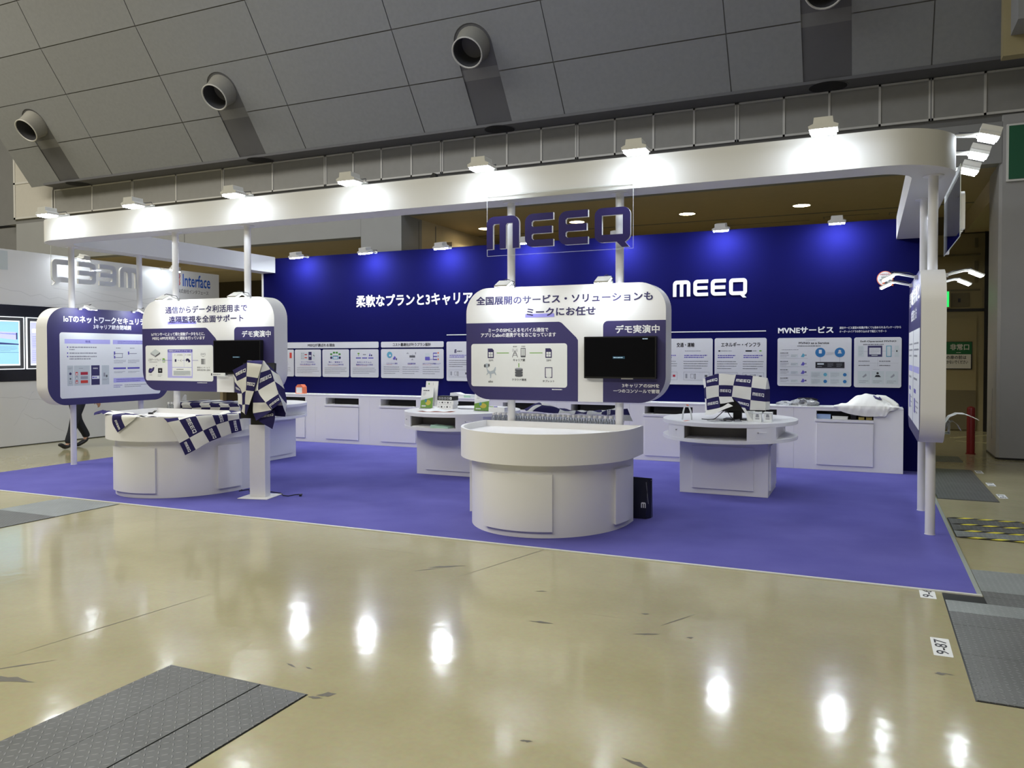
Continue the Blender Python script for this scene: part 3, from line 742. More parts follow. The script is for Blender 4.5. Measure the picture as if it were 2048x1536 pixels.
t = thing('bollard', 'dark red post with a rounded top standing before the emergency door', 'bollard', (1.582, 15.11, 0))
m2 = MB(); m2.lathe([(.062, 0), (.062, .75), (.055, .775), (.03, .79), (.002, .795)], (1.582, 15.11, 0), RED, 20); m2.build('post', t)
m2 = MB(); m2.lathe([(.075, 0), (.075, .012), (.062, .014)], (1.582, 15.11, 0), RED, 20); m2.build('base_ring', t)

# ------------------------------------------------------------------ neighbouring stand on the left
NX = -14.15
nb = thing('neighbour_wall', 'tall white marbled stand wall with a black band at the far left', 'exhibition wall', (NX, 9, 0))
m2 = MB()
m2.box(NX - .12, NX, 4.0, 14.43, 0.015, 3.572, BOOTHW); m2.box(NX - .10, NX - .01, 4.0, 14.40, 0, .015, BLACK)
VEIN = mat('grey_marble_vein', (0.62, 0.62, 0.62), .4, noise=.05)
for (a, b, c, d) in ((9.0, 2.85, 10.5, 2.72), (10.2, 2.95, 12.4, 2.62), (8.9, .95, 10.2, .80), (10.0, 2.62, 12.9, 2.9), (9.4, .35, 9.8, 1.0), (11.0, 2.9, 13.0, 2.75), (9.6, .6, 10.4, .2)):
    P = [Vector((NX + .001, a + (c - a) * i / 8, b + (d - b) * i / 8 + random.uniform(-.04, .04))) for i in range(9)]
    for i in range(8): m2.quad(P[i], P[i + 1], P[i + 1] + Z3 * .010, P[i] + Z3 * .010, VEIN)
m2.build('panel', nb)
m2 = MB(); m2.box(NX, NX + .012, 4.0, 10.45, 1.185, 2.575, NBBLACK); m2.build('black_band', nb)
m2 = MB(); m2.box(NX, NX + .004, 8.6, 9.33, 3.20, 3.54, GREY); m2.build('grey_patch', nb)
g = G((NX + .001, 0, 0), Y3, Z3)
g.text('Interface', 13.33, 3.215, 14.15, 3.50, LOGOB, 2, .01); g.text('株式会社インタフェース', 13.18, 3.06, 14.09, 3.155, GREYD, 2, .005)
for k in range(3): g.disc(13.20, 3.28 + k * .08, .06, [REDP, ORANGE, CRIM][k], 2 + k); g.disc(13.20, 3.28 + k * .08, .035, BOOTHW, 6)
g.build('lettering', nb)
def poster(label, y0, y1, m, kind):
    t = thing('light_poster', label, 'poster', (NX + .03, (y0 + y1) / 2, 1.88), 0, 'lit posters on the black band')
    m2 = MB(); m2.prism([[(y0, 1.405), (y1, 1.405), (y1, 2.36), (y0, 2.36)], [(y0 + .012, 1.417), (y1 - .012, 1.417), (y1 - .012, 2.348), (y0 + .012, 2.348)]], (NX + .012, 0, 0), Y3, Z3, X3, .03, POSTE); m2.build('lit_edge', t)
    m2 = MB(); m2.prism([[(y0 + .015, 1.42), (y1 - .015, 1.42), (y1 - .015, 2.345), (y0 + .015, 2.345)], [(y0 + .07, 1.475), (y1 - .07, 1.475), (y1 - .07, 2.29), (y0 + .07, 2.29)]], (NX + .012, 0, 0), Y3, Z3, X3, .025, GREYD); m2.build('frame', t)
    g = G((NX + .014, 0, 0), Y3, Z3); a, b = y0 + .07, y1 - .07
    g.rect(a, 1.475, b, 2.29, POSTE, 1); g.rect(a + .02, 1.5, b - .02, 2.27, m, 2)
    if kind:
        g.disc(a + .12, 2.2, .04, YELLOWP, 3, .025); g.poly([(a + .03, 2.06), (b - .05, 2.06), (b - .05, 2.03), (a + .03, 2.08)], PBLUE, 3); g.poly([(a + .03, 1.98), (b - .06, 1.94), (b - .06, 2.08), (a + .03, 2.09)], POSTL, 3); g.rect(b - .07, 1.95, b - .045, 2.07, PBLUE, 4)
        g.poly([(a + .02, 1.86), (b - .02, 1.85), (b - .02, 1.87), (a + .05, 1.9)], PBLUE, 3); g.rect(a + .02, 1.71, b - .02, 1.715, PBLUE, 3)
        g.lines(a + .03, 1.73, b - .04, 1.83, 4, PBLUE, 3, .2)
    else:
        g.rect(a + .05, 2.08, b - .1, 2.15, POSTE, 3); g.lines(a + .05, 1.80, b - .05, 2.02, 7, PBLUE, 3, .15); g.lines(a + .05, 1.55, b - .12, 1.76, 6, PBLUE, 3, .12); g.rect(b - .2, 1.60, b - .05, 1.63, PBLUE, 3); g.rect(b - .15, 1.7, b - .05, 1.73, PBLUE, 3)
    g.build('print', t)
poster('pale cyan lit poster at the left edge of the black band', 8.93, 9.595, POSTC, 1)
poster('pale lilac lit poster half hidden by the tall blue sign', 9.64, 10.33, POSTL, 0)

# ------------------------------------------------------------------ the booth: carpet, back wall, fascia ring, posts
t = thing('carpet', 'violet blue carpet covering the booth floor', 'carpet', (-5.2, 9.4, 0))
m2 = MB(); m2.box(-11.17, .705, 6.278, 12.9, 0.0003, .0089, CARPET); m2.build('pile', t)
m2 = MB(); m2.box(-11.17, .735, 6.245, 6.278, 0.0003, .0089, ALUW); m2.build('front_edge_trim', t)
m2 = MB(); m2.box(.705, .737, 6.278, 12.6, 0.0003, .0089, ALU); m2.build('side_edge_trim', t)
CZ = .009
WY = 12.5
w = thing('display_wall', 'tall navy display wall across the back of the booth', 'exhibition wall', (-5.2, WY, 0))
m2 = MB(); m2.box(-11.08, .72, WY, WY + .09, CZ, 3.58, NAVYW); m2.build('panel', w)
m2 = MB(); m2.box(-11.12, -11.08, WY - .01, WY + .09, CZ, 3.58, WHITEB); m2.build('end_post', w)
g = G((0, WY - .003, 0), X3, Z3)
g.text('柔軟なプランと3キャリア', -8.84, 2.555, -6.37, 2.785, LETTER, 1, .022); g.build('headline_lettering', w)
g = G((0, WY - .012, 0), X3, Z3)
for loops in LOGO:
    k = (-1.679 + 2.812) / LOGOW
    g.mb.prism([[(-2.812 + a * k, 2.572 + b * .255) for a, b in lp] for lp in loops], (0, WY, 0), X3, Z3, -Y3, .012, LETTER)
g.build('logo_lettering', w)
g = G((0, WY - .003, 0), X3, Z3)
g.rect(-6.893, 2.010, -1.398, 2.024, LETTER, 1)
g.text('MVNEサービス', -1.225, 1.974, -.452, 2.073, LETTER, 1, .028)
g.text('通信サービス運営の知識が無くても始められるパッケージから', -.371, 2.030, .434, 2.066, LETTER, 1, .01)
g.text('オーダーメイドでの作り込みまで幅広くサポート', -.371, 1.976, .25, 2.012, LETTER, 1, .01); g.build('service_lettering', w)

# information boards screwed to the wall
def board(label, x0, x1, z0, z1, r=.03):
    t = thing('info_board', label, 'information board', ((x0 + x1) / 2, WY - .004, z0), 0, 'white information boards on the navy wall')
    m2 = MB(); m2.prism([rrect(x0, z0, x1, z1, r)], (0, WY - .001, 0), X3, Z3, -Y3, .010, CARDW); m2.build('board', t)
    g = G((x0, WY - .0112, z0), X3, Z3)
    g.w, g.h = x1 - x0, z1 - z0
    return t, g
t, g = board('long white header strip reading why the service is chosen, above the four small boards', -11.0, -8.342, 1.790, 1.907, .025)
g.text('MEEQが選ばれる理由', 1.02, .025, 1.66, .09, BLACKP, 1); g.build('print', t)
t, g = board('white header strip about cost plans, right of the longer header', -8.286, -6.955, 1.796, 1.903, .025)
g.text('コスト最適化が叶うプラン設計', .26, .022, 1.07, .085, BLACKP, 1); g.build('print', t)
def card(label, x0, x1, kind):
    t, g = board(label, x0, x1, 1.236, 1.766)
    W = g.w; c = W / 2
    if kind == 0:
        g.rect(c - .1, .37, c + .02, .49, REDP, 1, .015); g.rect(c + .2, .36, c + .255, .47, REDP, 1); g.rect(c - .05, .40, c + .0, .45, CARDW, 2)
    if kind == 1:
        g.rect(.14, .33, .36, .48, GREY, 1); g.rect(.335, .325, .41, .485, INK, 2); g.rect(.345, .39, .40, .42, CARDW, 3); g.rect(.43, .335, .49, .48, GREY, 1); g.rect(.24, .42, .30, .44, CRIM, 2); g.rect(.24, .36, .30, .38, REDP, 2)
        for i in range(4): g.rect(.16, .345 + i * .033, .19, .36 + i * .033, GREYM, 2); g.rect(.205, .345 + i * .033, .225, .36 + i * .033, GREYM, 2)
        g.poly([(.44, .42), (.48, .39), (.48, .41), (.45, .43)], GREYD, 2)
    if kind == 2:
        for dx, dz in ((-.125, .42), (-.06, .45), (.005, .45), (.07, .42)): g.rect(c + dx, dz, c + dx + .05, dz + .035, GREEND, 1)
        g.disc(c - .10, .37, .025, INK, 1); g.disc(c + .10, .37, .025, INK, 1); g.rect(c - .07, .34, c + .07, .40, TEALP, 1); g.rect(c - .05, .35, c + .05, .385, CARDW, 2); g.rect(c - .06, .405, c + .06, .412, GREYD, 1)
    if kind == 3:
        for dx in (-.19, -.05, .09): g.rect(c + dx, .355, c + dx + .115, .375, LILAC2, 1)
        g.disc(c - .13, .45, .025, GREENP, 1, .012); g.rect(c - .135, .40, c - .125, .45, GREENP, 1); g.rect(c - .03, .42, c + .04, .44, GREYM, 1); g.poly([(c + .1, .40), (c + .13, .46), (c + .14, .40)], LILAC2, 1); g.rect(c + .15, .40, c + .175, .43, INK, 1)
    a = .09 if kind != 1 else .12
    g.text({0: 'シンプルな料金', 1: '3キャリアを自由自在に', 2: '導入・管理まで', 3: '自社システムと'}[kind], c - W * .26, .272, c + W * .26, .30, LILAC2, 1, .01)
    g.text({0: '設計', 1: 'SIM1枚単位に設定', 2: 'コンソールひとつで操作可能', 3: '連携がかんたん自由'}[kind], c - W * .30, .226, c + W * .30, .254, LILAC2, 1, .01)
    g.rect(c - W * .28, .217, c + W * .1, .220, REDP, 1)
    g.lines(.05, .06, W - .05, .19, 4, GREYM, 1, .35); g.build('print', t)
card('small white board partly hidden by the rounded white sign, leftmost of four', -10.93, -10.325, 0)
card('small white board with a red and navy network diagram', -10.298, -9.668, 1)
card('small white board with green chips and a blue frame', -9.630, -9.012, 2)
card('small white board with three violet captions, rightmost of four', -8.975, -8.344, 3)
t, g = board('wide white board with a teal sphere and a navy tank diagram', -8.287, -6.956, 1.230, 1.768)
g.disc(.19, .43, .06, TEALP, 1); g.disc(.20, .42, .02, CARDW, 2); g.poly([(.26, .36), (.30, .41), (.33, .38), (.31, .34), (.27, .34)], LILAC2, 1); g.rect(.315, .345, .35, .355, INK, 1); g.rect(.335, .33, .35, .37, INK, 2)
g.poly([(.55, .45), (.58, .475), (.61, .45)], GREYM, 1); g.rect(.62, .38, .74, .42, GREYD, 1); g.rect(.68, .43, .70, .435, GREYD, 1); g.rect(.74, .44, .76, .48, GREYM, 1); g.poly([(.65, .335), (.68, .36), (.71, .335)], GREYM, 1)
g.rect(.95, .395, 1.05, .46, GREY, 1); g.rect(.95, .33, 1.05, .395, LILAC2, 1, .01); g.rect(1.05, .345, 1.20, .352, LILAC2, 1); g.rect(1.115, .35, 1.125, .46, LILAC2, 1)
for z in (.335, .39, .45): g.rect(1.12, z, 1.20, z + .02, LILAC2, 1); g.rect(1.21, z, 1.235, z + .03, ORANGE if z != .39 else GREYM, 1)
for a, s_ in ((.12, 'コストカット重視'), (.58, '低容量回線'), (.90, '3キャリアでも同額シェア')):
    w_ = .24 if a < .9 else .37
    if a == .58: w_ = .17
    g.text(s_, a, .255, a + w_, .285, LILAC2, 1, .01); g.rect(a, .245, a + w_ * .5, .248, REDP, 1)
for a in (.06, .47, .90): g.lines(a, .07, a + .36, .225, 4, GREYM, 1, .35)
g.build('print', t)

def industry(label, x0, x1, z0, z1, head, kind, hx):
    t, g = board(label, x0, x1, z0, z1)
    W, H = g.w, g.h
    g.text(head, hx[0], H - .135, hx[1], H - .065, BLACKP, 1, .02)
    for k in range(2):
        a = W * (.05 + .5 * k); b = a + W * .40; c = (a + b) / 2
        if kind == 0 and k == 0: g.text('giraffe' if False else 'g', c - .09, .50, c - .045, .565, INK, 1, .02); g.lines(c - .04, .52, c + .11, .545, 1, GREYD, 1, .8)
        elif kind == 1 and k == 0: g.disc(c - .04, .53, .045, BLUEP, 1); g.disc(c - .02, .51, .03, CARDW, 2); g.text('NTA', c - .02, .505, c + .10, .535, GREYD, 3)
        elif kind == 2 and k == 0: g.rect(a + .02, .52, a + .05, .54, BLACKP, 1); g.lines(a + .06, .52, b - .02, .54, 1, GREYM, 1, .6)
        elif kind == 2: g.rect(a + .04, .518, c - .02, .54, BLACKP, 1); g.lines(c - .01, .52, b - .08, .54, 1, GREYM, 1, .7); g.disc(b - .05, .53, .02, GREENP, 1, .01)
        else: g.lines(a + .02, .52, b - .02, .54, 1, GREYM, 1, .6)
        g.lines(a + .01, .415, b - .01, .475, 2, LILAC2, 1, .55, .8)
        g.lines(a, .24, b, .385, 4, GREYD, 1, .25)
        g.frame(a, .07, b, .20, .004, GREYM, 1)
        g.rect(a + .03, .10, a + .06, .17, GREYM, 1); g.frame(a + .11, .10, a + .16, .17, .006, GREYM, 1); g.frame(a + .17, .09, a + .19, .17, .006, GREYD, 1); g.rect(b - .07, .12, b - .03, .155, CRIM if k == 0 and kind == 1 else GREYD, 1)
    g.build('print', t)
industry('white board about manufacturing, its right side hidden by the central sign', -6.893, -5.90, 1.192, 1.897, '製造・物流', 0, (.40, .86))
industry('white board about transport, left part hidden by the central sign', -3.19, -2.19, 1.188, 1.913, '交通・運輸', 1, (.44, .72))
industry('white board about energy behind the checkered cloth', -2.160, -1.388, 1.186, 1.913, 'エネルギー・インフラ', 2, (.10, .68))
t, g = board('large white board with two blue circles and a black bar', -1.230, -.207, 1.190, 1.907)
g.text('MVNO as a Service', .30, .625, .72, .655, BLACKP, 1, .02); g.lines(.28, .590, .74, .605, 1, GREYD, 1, .9); g.lines(.4, .68, .6, .69, 1, GREYM, 1, .8)
g.lines(.06, .535, .40, .548, 1, GREYM, 1, .8)
for k in range(4):
    z = .43 - k * .125
    g.lines(.04, z + .055, .20, z + .07, 1, GREYD, 1, .8); g.lines(.04, z, .17, z + .045, 3, GREYM, 1, .35); g.rect(.19, z, .29, z + .042, GREY, 1); g.lines(.195, z + .005, .285, z + .04, 2, GREYM, 2, .3); g.rect(.04, z - .02, .43, z - .017, GREYM, 1)
    g.poly([(.33, z + .005), (.36, z + .06), (.39, z + .03), (.37, z)], TEALP if k == 0 else LILAC2, 1); g.rect(.39, z + .02, .41, z + .04, GREYM if k < 2 else INK, 1)
for x in (.60, .865):
    g.disc(x, .50, .07, BLUEP, 1)
g.rect(.58, .485, .62, .54, CARDW, 2, .005); g.disc(.865, .52, .018, CARDW, 2); g.poly([(.835, .485), (.895, .485), (.88, .51), (.85, .51)], CARDW, 2); g.lines(.68, .46, .79, .51, 4, GREYM, 1, .3)
g.rect(.535, .27, .93, .36, BLACKP, 1); g.rect(.56, .32, .65, .342, GREY, 2); g.lines(.56, .285, .65, .30, 1, GREYM, 2); g.lines(.70, .285, .78, .345, 4, GREYM, 2, .25); g.lines(.82, .285, .90, .345, 4, GREYM, 2, .25)
g.rect(.598, .36, .602, .43, GREYM, 1); g.rect(.863, .36, .867, .43, GREYM, 1)
for x in (.47, .735):
    for z in (.03, .13):
        g.rect(x, z, x + .25, z + .09, GREY, 1); g.lines(x + .01, z + .01, x + .13, z + .075, 4, GREYM, 2, .3); g.disc(x + .2, z + .045, .025, BLUEP if x > .6 or z < .1 else TEALP, 2)
g.build('print', t)
t, g = board('white board with a navy box diagram, rightmost on the wall', -.174, .444, 1.186, 1.906)
g.text('Self-Operated MVNO', .08, .645, .55, .675, BLACKP, 1, .02); g.lines(.12, .61, .5, .625, 1, GREYD, 1, .9); g.lines(.2, .69, .42, .70, 1, GREYM, 1)
g.rect(.05, .44, .13, .60, GREY, 1); g.lines(.06, .46, .12, .59, 6, GREYM, 2, .25); g.rect(.18, .44, .37, .60, INK, 1); g.rect(.20, .475, .35, .57, CARDW, 2); g.lines(.21, .485, .34, .56, 4, GREYM, 3, .3); g.rect(.23, .455, .31, .465, GREY, 2)
g.rect(.42, .44, .49, .60, TEALP, 1); g.rect(.43, .45, .48, .59, GREY, 2); g.rect(.53, .44, .585, .60, GREY, 1); g.rect(.55, .51, .565, .535, BLACKP, 2); g.rect(.13, .515, .18, .518, GREYM, 1); g.rect(.37, .52, .53, .523, GREYM, 1)
for x in (.06, .33):
    for z in (.31, .37): g.lines(x, z, x + .21, z + .015, 1, GREYD, 1, .8); 
g.rect(.05, .35, .58, .352, GREYM, 1); g.rect(.31, .30, .312, .42, GREYM, 1); g.lines(.25, .255, .37, .265, 1, GREYM, 1)
for k in range(3):
    x = .05 + k * .182; g.rect(x, .05, x + .165, .235, GREY, 1); g.lines(x + .02, .06, x + .145, .105, 2, GREYM, 2, .4)
    if k == 1: g.disc(x + .08, .205, .016, BLACKP, 2); g.poly([(x + .04, .15), (x + .125, .15), (x + .10, .18), (x + .06, .18)], BLACKP, 2)
    else: g.poly([(x + .06, .15), (x + .11, .20), (x + .12, .17), (x + .08, .14)], GREYM, 2)
g.build('print', t)
# round sticker
t = thing('wall_sticker', 'round white sticker with an orange rim on the navy wall', 'sticker', (.223, WY, 2.74))
m2 = MB(); m2.prism([ellipse(.223, 2.742, .107, .107, 28)], (0, WY - .001, 0), X3, Z3, -Y3, .006, ORANGE); m2.prism([[(.25, 2.655), (.33, 2.632), (.33, 2.75), (.28, 2.80)]], (0, WY - .001, 0), X3, Z3, -Y3, .0055, ORANGE); m2.build('disc', t)
g = G((0, WY - .0075, 0), X3, Z3); g.disc(.223, 2.742, .097, PAPER, .5); g.text('MEEQの', .16, 2.785, .285, 2.812, CRIM, 1); g.text('SIMが', .175, 2.748, .27, 2.776, BLACKP, 1); g.text('入っています', .148, 2.710, .298, 2.738, BLACKP, 1); g.rect(.188, 2.665, .258, 2.697, GREYD, 1); g.rect(.188, 2.665, .22, 2.697, ORANGE, 2); g.build('print', t)

# fascia ring
BZ0, BZ1 = 3.292, 3.605
def ring_loop(d, r):   # offset outline of the ring, open at the wall
    x0, x1, y0, y1 = -11.13 + d, .718 - d, 7.59 + d, WY - .002
    return rrect(x0, y0, x1, y1, r, 10, 'ab')
t = thing('fascia_beam', 'white rounded overhead fascia ring on posts round the booth', 'overhead beam', (-5.2, 7.77, 0))
# single band: outer outline then inner outline back
m2 = MB()
# split: left arm, front with corners, right arm as one closed outline
A = rrect(-11.13, 7.59, .718, WY - .002, .62, 10, 'ab'); B = rrect(-10.775, 7.945, .363, WY - .002, .30, 10, 'ab')
na = len(A); 
outer = A[:na - 2]; tr, tl = A[na - 2], A[na - 1]
inner = B[:len(B) - 2]; btr, btl = B[-2], B[-1]
loop = [tl] + outer + [tr, btr] + list(reversed(inner)) + [btl]
m2.zprism(loop, BZ0, BZ1, mat('matt_white_fascia', (0.66, 0.66, 0.65), 0.6, spec=.3, noise=.02, nscale=2)); m2.build('beam', t, bevel=.004)

POLES = [(-10.95, 8.19, 'front white post carrying the blue sign at the far left'), (-10.95, 9.41, 'rear white post carrying the blue sign at the far left'), (-8.372, 7.77, 'white post at the left half of the remote monitoring sign'),
         (-7.141, 7.77, 'white post at the right half of the remote monitoring sign'), (-3.493, 7.77, 'white post behind the M of the clear hanging logo'), (-2.291, 7.77, 'white post behind the Q of the clear hanging logo'),
         (.538, 8.19, 'front one of the two white posts at the right end'), (.538, 9.41, 'rear one of the two white posts at the right end')]
for x, y, lb in POLES:
    t = thing('support_post', lb, 'post', (x, y, CZ), 0, 'white posts under the fascia')
    sb, st = {-10.95: (.92, 2.368), .538: (.875, 2.42), -8.372: (1.195, 2.385), -7.141: (1.195, 2.385)}.get(x, (1.185, 2.378))
    m2 = MB(); m2.lathe([(.042, CZ), (.042, sb - .0005)], (x, y, 0), POLE, 20); m2.build('lower_tube', t)
    m2 = MB(); m2.lathe([(.042, st + .0005), (.042, BZ0)], (x, y, 0), POLE, 20); m2.build('upper_tube', t)
    m2 = MB(); m2.lathe([(.088, BZ0 - .006), (.088, BZ0 - .0005)], (x, y, 0), POLE, 24); m2.build('top_flange', t)
    m2 = MB(); m2.lathe([(.046, CZ), (.046, CZ + .003)], (x, y, 0), POLE, 24); m2.build('foot_flange', t)

t = thing('cable_clamp', 'small black clamp on the top edge of the front fascia', 'clamp', (-4.36, 7.63, 3.605)); m2 = MB(); m2.prism([[(-4.40, 3.606), (-4.32, 3.606), (-4.33, 3.65), (-4.36, 3.66)]], (0, 7.66, 0), X3, Z3, -Y3, .06, BLACK); m2.build('clamp_body', t)
# ---- floodlights
def floodlight(label, pos, aim, group, power, size=1.0, spot=130, arm=.28, big=True, name='floodlight', tilt=None, lens=None):
    """pos: lens centre; aim: horizontal unit vector from the lens back to the surface it hangs from"""
    p, a = Vector(pos), Vector(aim).normalized()
    s_ = a.cross(Z3)
    t = thing(name, label, 'floodlight', tuple(p), 0, group)
    ti = radians(18 if tilt is None else tilt)
    dn = (-Z3 * cos(ti) + a * sin(ti)).normalized(); fw = (a * cos(ti) + Z3 * sin(ti)).normalized()
    k = size
    m2 = MB()
    if big:
        sec = [(-.085, .0), (.085, 0), (.095, .02), (.085, .035), (.06, .05), (.06, .075), (.0, .105), (-.06, .075), (-.06, .05), (-.085, .035), (-.095, .02)]
        m2.prism([[(x * k, z * k) for x, z in [(-.10, 0), (.10, 0), (.105, .025), (.07, .04), (.065, .085), (-.065, .085), (-.07, .04), (-.105, .025)]]], p - fw * .075 * k - dn * .002, s_, -dn, fw, .15 * k, LAMPW)
    else:
        m2.prism([rrect(-.085 * k, 0, .085 * k, .022 * k, .008 * k, 2)], p - fw * .075 * k - dn * .002, s_, -dn, fw, .15 * k, LAMPW)
    hs = m2.build('housing', t, bevel=.003)
    m2 = MB(); m2.obox(p + dn * (.010 if big else .002), s_ * .088 * k, fw * .062 * k, dn * (.010 if big else .004), lens or (LENS if big else LENS2)); m2.build('lens', hs)
    q = p + a * arm + Z3 * (.045 if big else 0)
    m2 = MB(); b0 = p + fw * .07 * k - dn * .012
    for sg_ in (-.05, .05): m2.tube([b0 + s_ * sg_ * k, b0 + s_ * sg_ * k * .6 + a * .05 * k, q + s_ * .012 * (1 if sg_ > 0 else -1)], .008 * k + .002, LAMPW, 6)
    m2.build('arm', t)
    m2 = MB(); m2.obox(q, a * .018, s_ * .025, Z3 * .018, LAMPW if big else STEEL); m2.build('bracket', t)
    m2 = MB(); m2.tube([q - a * .02 + s_ * .02 + Z3 * .02, q - a * .06 + s_ * .05 + Z3 * .04, p + fw * .06 * k - dn * .04 + s_ * .03, p - dn * .03 + fw * .05 * k], .004, CORDM, 5); m2.build('cord', t)
    return t
ORD = ['first', 'second', 'third', 'fourth', 'fifth', 'sixth', 'seventh']
FX = [-10.24, -8.60, -6.93, -5.25, -3.62, -2.00, -.355]
for k, x in enumerate(FX): floodlight(ORD[k] + ' white floodlight from the left along the front fascia', (x, 7.31, 3.575), (0, 1, 0), 'floodlights along the front fascia', 62, 1.15, 150, .30, tilt=0)
for k, x in enumerate((-9.97, -8.39, -6.81, -5.22, -3.63, -2.015, -.405)): floodlight(ORD[k] + ' white floodlight from the left along the top of the navy wall', (x, 12.15, 3.525), (0, 1, 0), 'floodlights along the navy wall', 62, 1.15, 150, .36, tilt=12, lens=LENS3)
for k, y in enumerate((8.50, 9.22, 9.97)): floodlight(['nearest', 'middle', 'farthest'][k] + ' of the three floodlights outside the right fascia', (1.00, y, 3.66), (-1, 0, 0), 'floodlights outside the right fascia', 45, 1.15, 140, .29)

# ------------------------------------------------------------------ the four rounded sign panels
def sign_body(name, label, O, U, w, z0, z1, thick, r=.27):
    """rounded slab; O at the left bottom of its front face (z absolute), U along it, thickness goes away from the viewer"""
    O, U = Vector(O), Vector(U); N = U.cross(Z3)
    c = O + U * w / 2 - N * thick / 2
    t = thing(name, label, 'sign', (c.x, c.y, z0))
    m2 = MB(); m2.prism([rrect(0, z0, w, z1, r, 12)], O - N * thick, U, Z3, N, thick, WHITEB); p_ = m2.build('panel', t, smooth=40)
    g = G(O + N * .001, U, Z3); g.w = w
    return p_, g
def sim(g, x0, y0, x1, y1, m=None, l=3):
    m = m or INK; w, h = x1 - x0, y1 - y0
    g.poly([(x0, y0), (x1, y0), (x1, y1 - h * .18), (x1 - w * .25, y1), (x0, y1)], m, l); g.rect(x0 + w * .15, y0 + h * .12, x1 - w * .15, y0 + h * .62, PAPER, l + 1)
    g.rect(x0 + w * .46, y0 + h * .12, x0 + w * .54, y0 + h * .62, GREYM, l + 2); g.rect(x0 + w * .15, y0 + h * .34, x1 - w * .15, y0 + h * .39, GREYM, l + 2)
FY = 7.65
# centre sign (x -3.975 .. -1.79)
x0 = -3.975
t, g = sign_body('sign_panel', 'rounded white and navy sign panel above the central counter', (x0, FY, 0), X3, 2.185, 1.185, 2.378, .235)
def S(a, b, c, d): return (a - x0, b, c - x0, d)
def nav_left(g, top, xr, xch, zch, r=.27, z0=1.185):
    g.poly([(0, top)] + [(r + r * cos(a), z0 + r + r * sin(a)) for a in [pi + pi / 2 * i / 12 for i in range(13)]] + [(xr, z0), (xr, zch), (xr - .02, zch + .03), (xch + .03, top - .012), (xch, top)], NAVY, 1)
def nav_right(g, top, xl, W, r=.27, z0=1.185):
    g.poly([(xl, z0)] + [(W - r + r * cos(a), z0 + r + r * sin(a)) for a in [1.5 * pi + pi / 2 * i / 12 for i in range(13)]] + [(W, top), (xl + .05, top)] + [(xl + .05 + .05 * cos(a), top - .05 + .05 * sin(a)) for a in [pi / 2 + pi / 2 * i / 4 for i in range(5)]], NAVY, 1)
nav_left(g, 2.004, 1.281, 1.074, 1.812); nav_right(g, 2.003, 1.548, 2.185)
g.text('全国展開のサービス・ソリューションも', *S(-3.854, 2.196, -1.919, 2.288), INK, 2, .022)
g.rect(*S(-3.279, 2.054, -2.953, 2.092), UNDER, 1); g.text('ミークにお任せ', *S(-3.264, 2.064, -2.505, 2.155), INK, 2, .022)
g.text('デモ実演中', *S(-2.298, 1.876, -1.851, 1.958), LETTER, 2, .022)
g.text('ミークのSIMによるモバイル通信で', *S(-3.709, 1.903, -3.019, 1.947), LETTER, 2, .02); g.text('アプリとaiboの連携デモをおこなっています', *S(-3.798, 1.850, -2.934, 1.898), LETTER, 2, .02)
a = S(-3.915, 1.324, -2.811, 1.781); g.rect(*a, PAPER, 2, .03)
sim(g, *S(-3.717, 1.628, -3.645, 1.731)); sim(g, *S(-3.051, 1.631, -2.980, 1.731))
g.rect(*S(-3.611, 1.679, -3.467, 1.687), GREENP, 3); g.rect(*S(-3.229, 1.679, -3.083, 1.687), GREENP, 3); g.rect(*S(-3.357, 1.532, -3.348, 1.575), GREENP, 3)
cx = -3.397 - x0
for s_ in (-1, 1): g.poly([(cx, 1.705), (cx + s_ * .004, 1.71), (cx + s_ * .034, 1.637), (cx + s_ * .027, 1.637)], GREYD, 3); 
for z, w in ((1.655, .024), (1.672, .017), (1.688, .010)): g.rect(cx - w, z, cx + w, z + .005, GREYD, 3)
for s_ in (-1, 1):
    for rr in (.018, .030): g.poly([(cx + s_ * rr * cos(b), 1.712 + rr * sin(b)) for b in [-.7 + 1.4 * i / 6 for i in range(7)]] + [(cx + s_ * (rr - .004) * cos(b), 1.712 + (rr - .004) * sin(b)) for b in [.7 - 1.4 * i / 6 for i in range(7)]], GREYM, 3)
a = S(-3.331, 1.637, -3.275, 1.735); g.rect(*a, GREYD, 3, .006); g.rect(a[0] + .006, a[1] + .018, a[2] - .006, a[3] - .008, PAPER, 4)
for i in range(1, 4): g.rect(a[0] + .006 + i * .011, a[1] + .018, a[0] + .008 + i * .011, a[3] - .008, GREYD, 5)
for i in range(1, 5): g.rect(a[0] + .006, a[1] + .018 + i * .0145, a[2] - .006, a[1] + .020 + i * .0145, GREYD, 5)
g.text('キャリア網', *S(-3.419, 1.593, -3.282, 1.622), GREYD, 3); g.text('SIM', *S(-3.705, 1.594, -3.654, 1.614), GREYD, 3, .01); g.text('SIM', *S(-3.039, 1.595, -2.990, 1.615), GREYD, 3, .01)
g.text('基地局', *S(-3.421, 1.745, -3.375, 1.757), GREYD, 3, .01); g.text('交換局', *S(-3.325, 1.746, -3.279, 1.758), GREYD, 3, .01)
cx = -3.352 - x0
for z in (1.440, 1.468, 1.496): g.poly([(cx - .044, z + .020), (cx - .044, z)] + [(cx + .044 * cos(b), z + .010 * sin(b)) for b in [pi + pi * i / 8 for i in range(9)]] + [(cx + .044, z + .020)], GREYD, 3)
g.disc(cx, 1.516, .044, GREYM, 4, .009)
g.text('クラウド環境', *S(-3.433, 1.389, -3.267, 1.413), GREYD, 3); a = S(-3.056, 1.424, -2.974, 1.534); g.frame(*a, .008, INK, 3); g.rect(a[0] + .02, a[1] + .001, a[0] + .06, a[1] + .007, PAPER, 4)
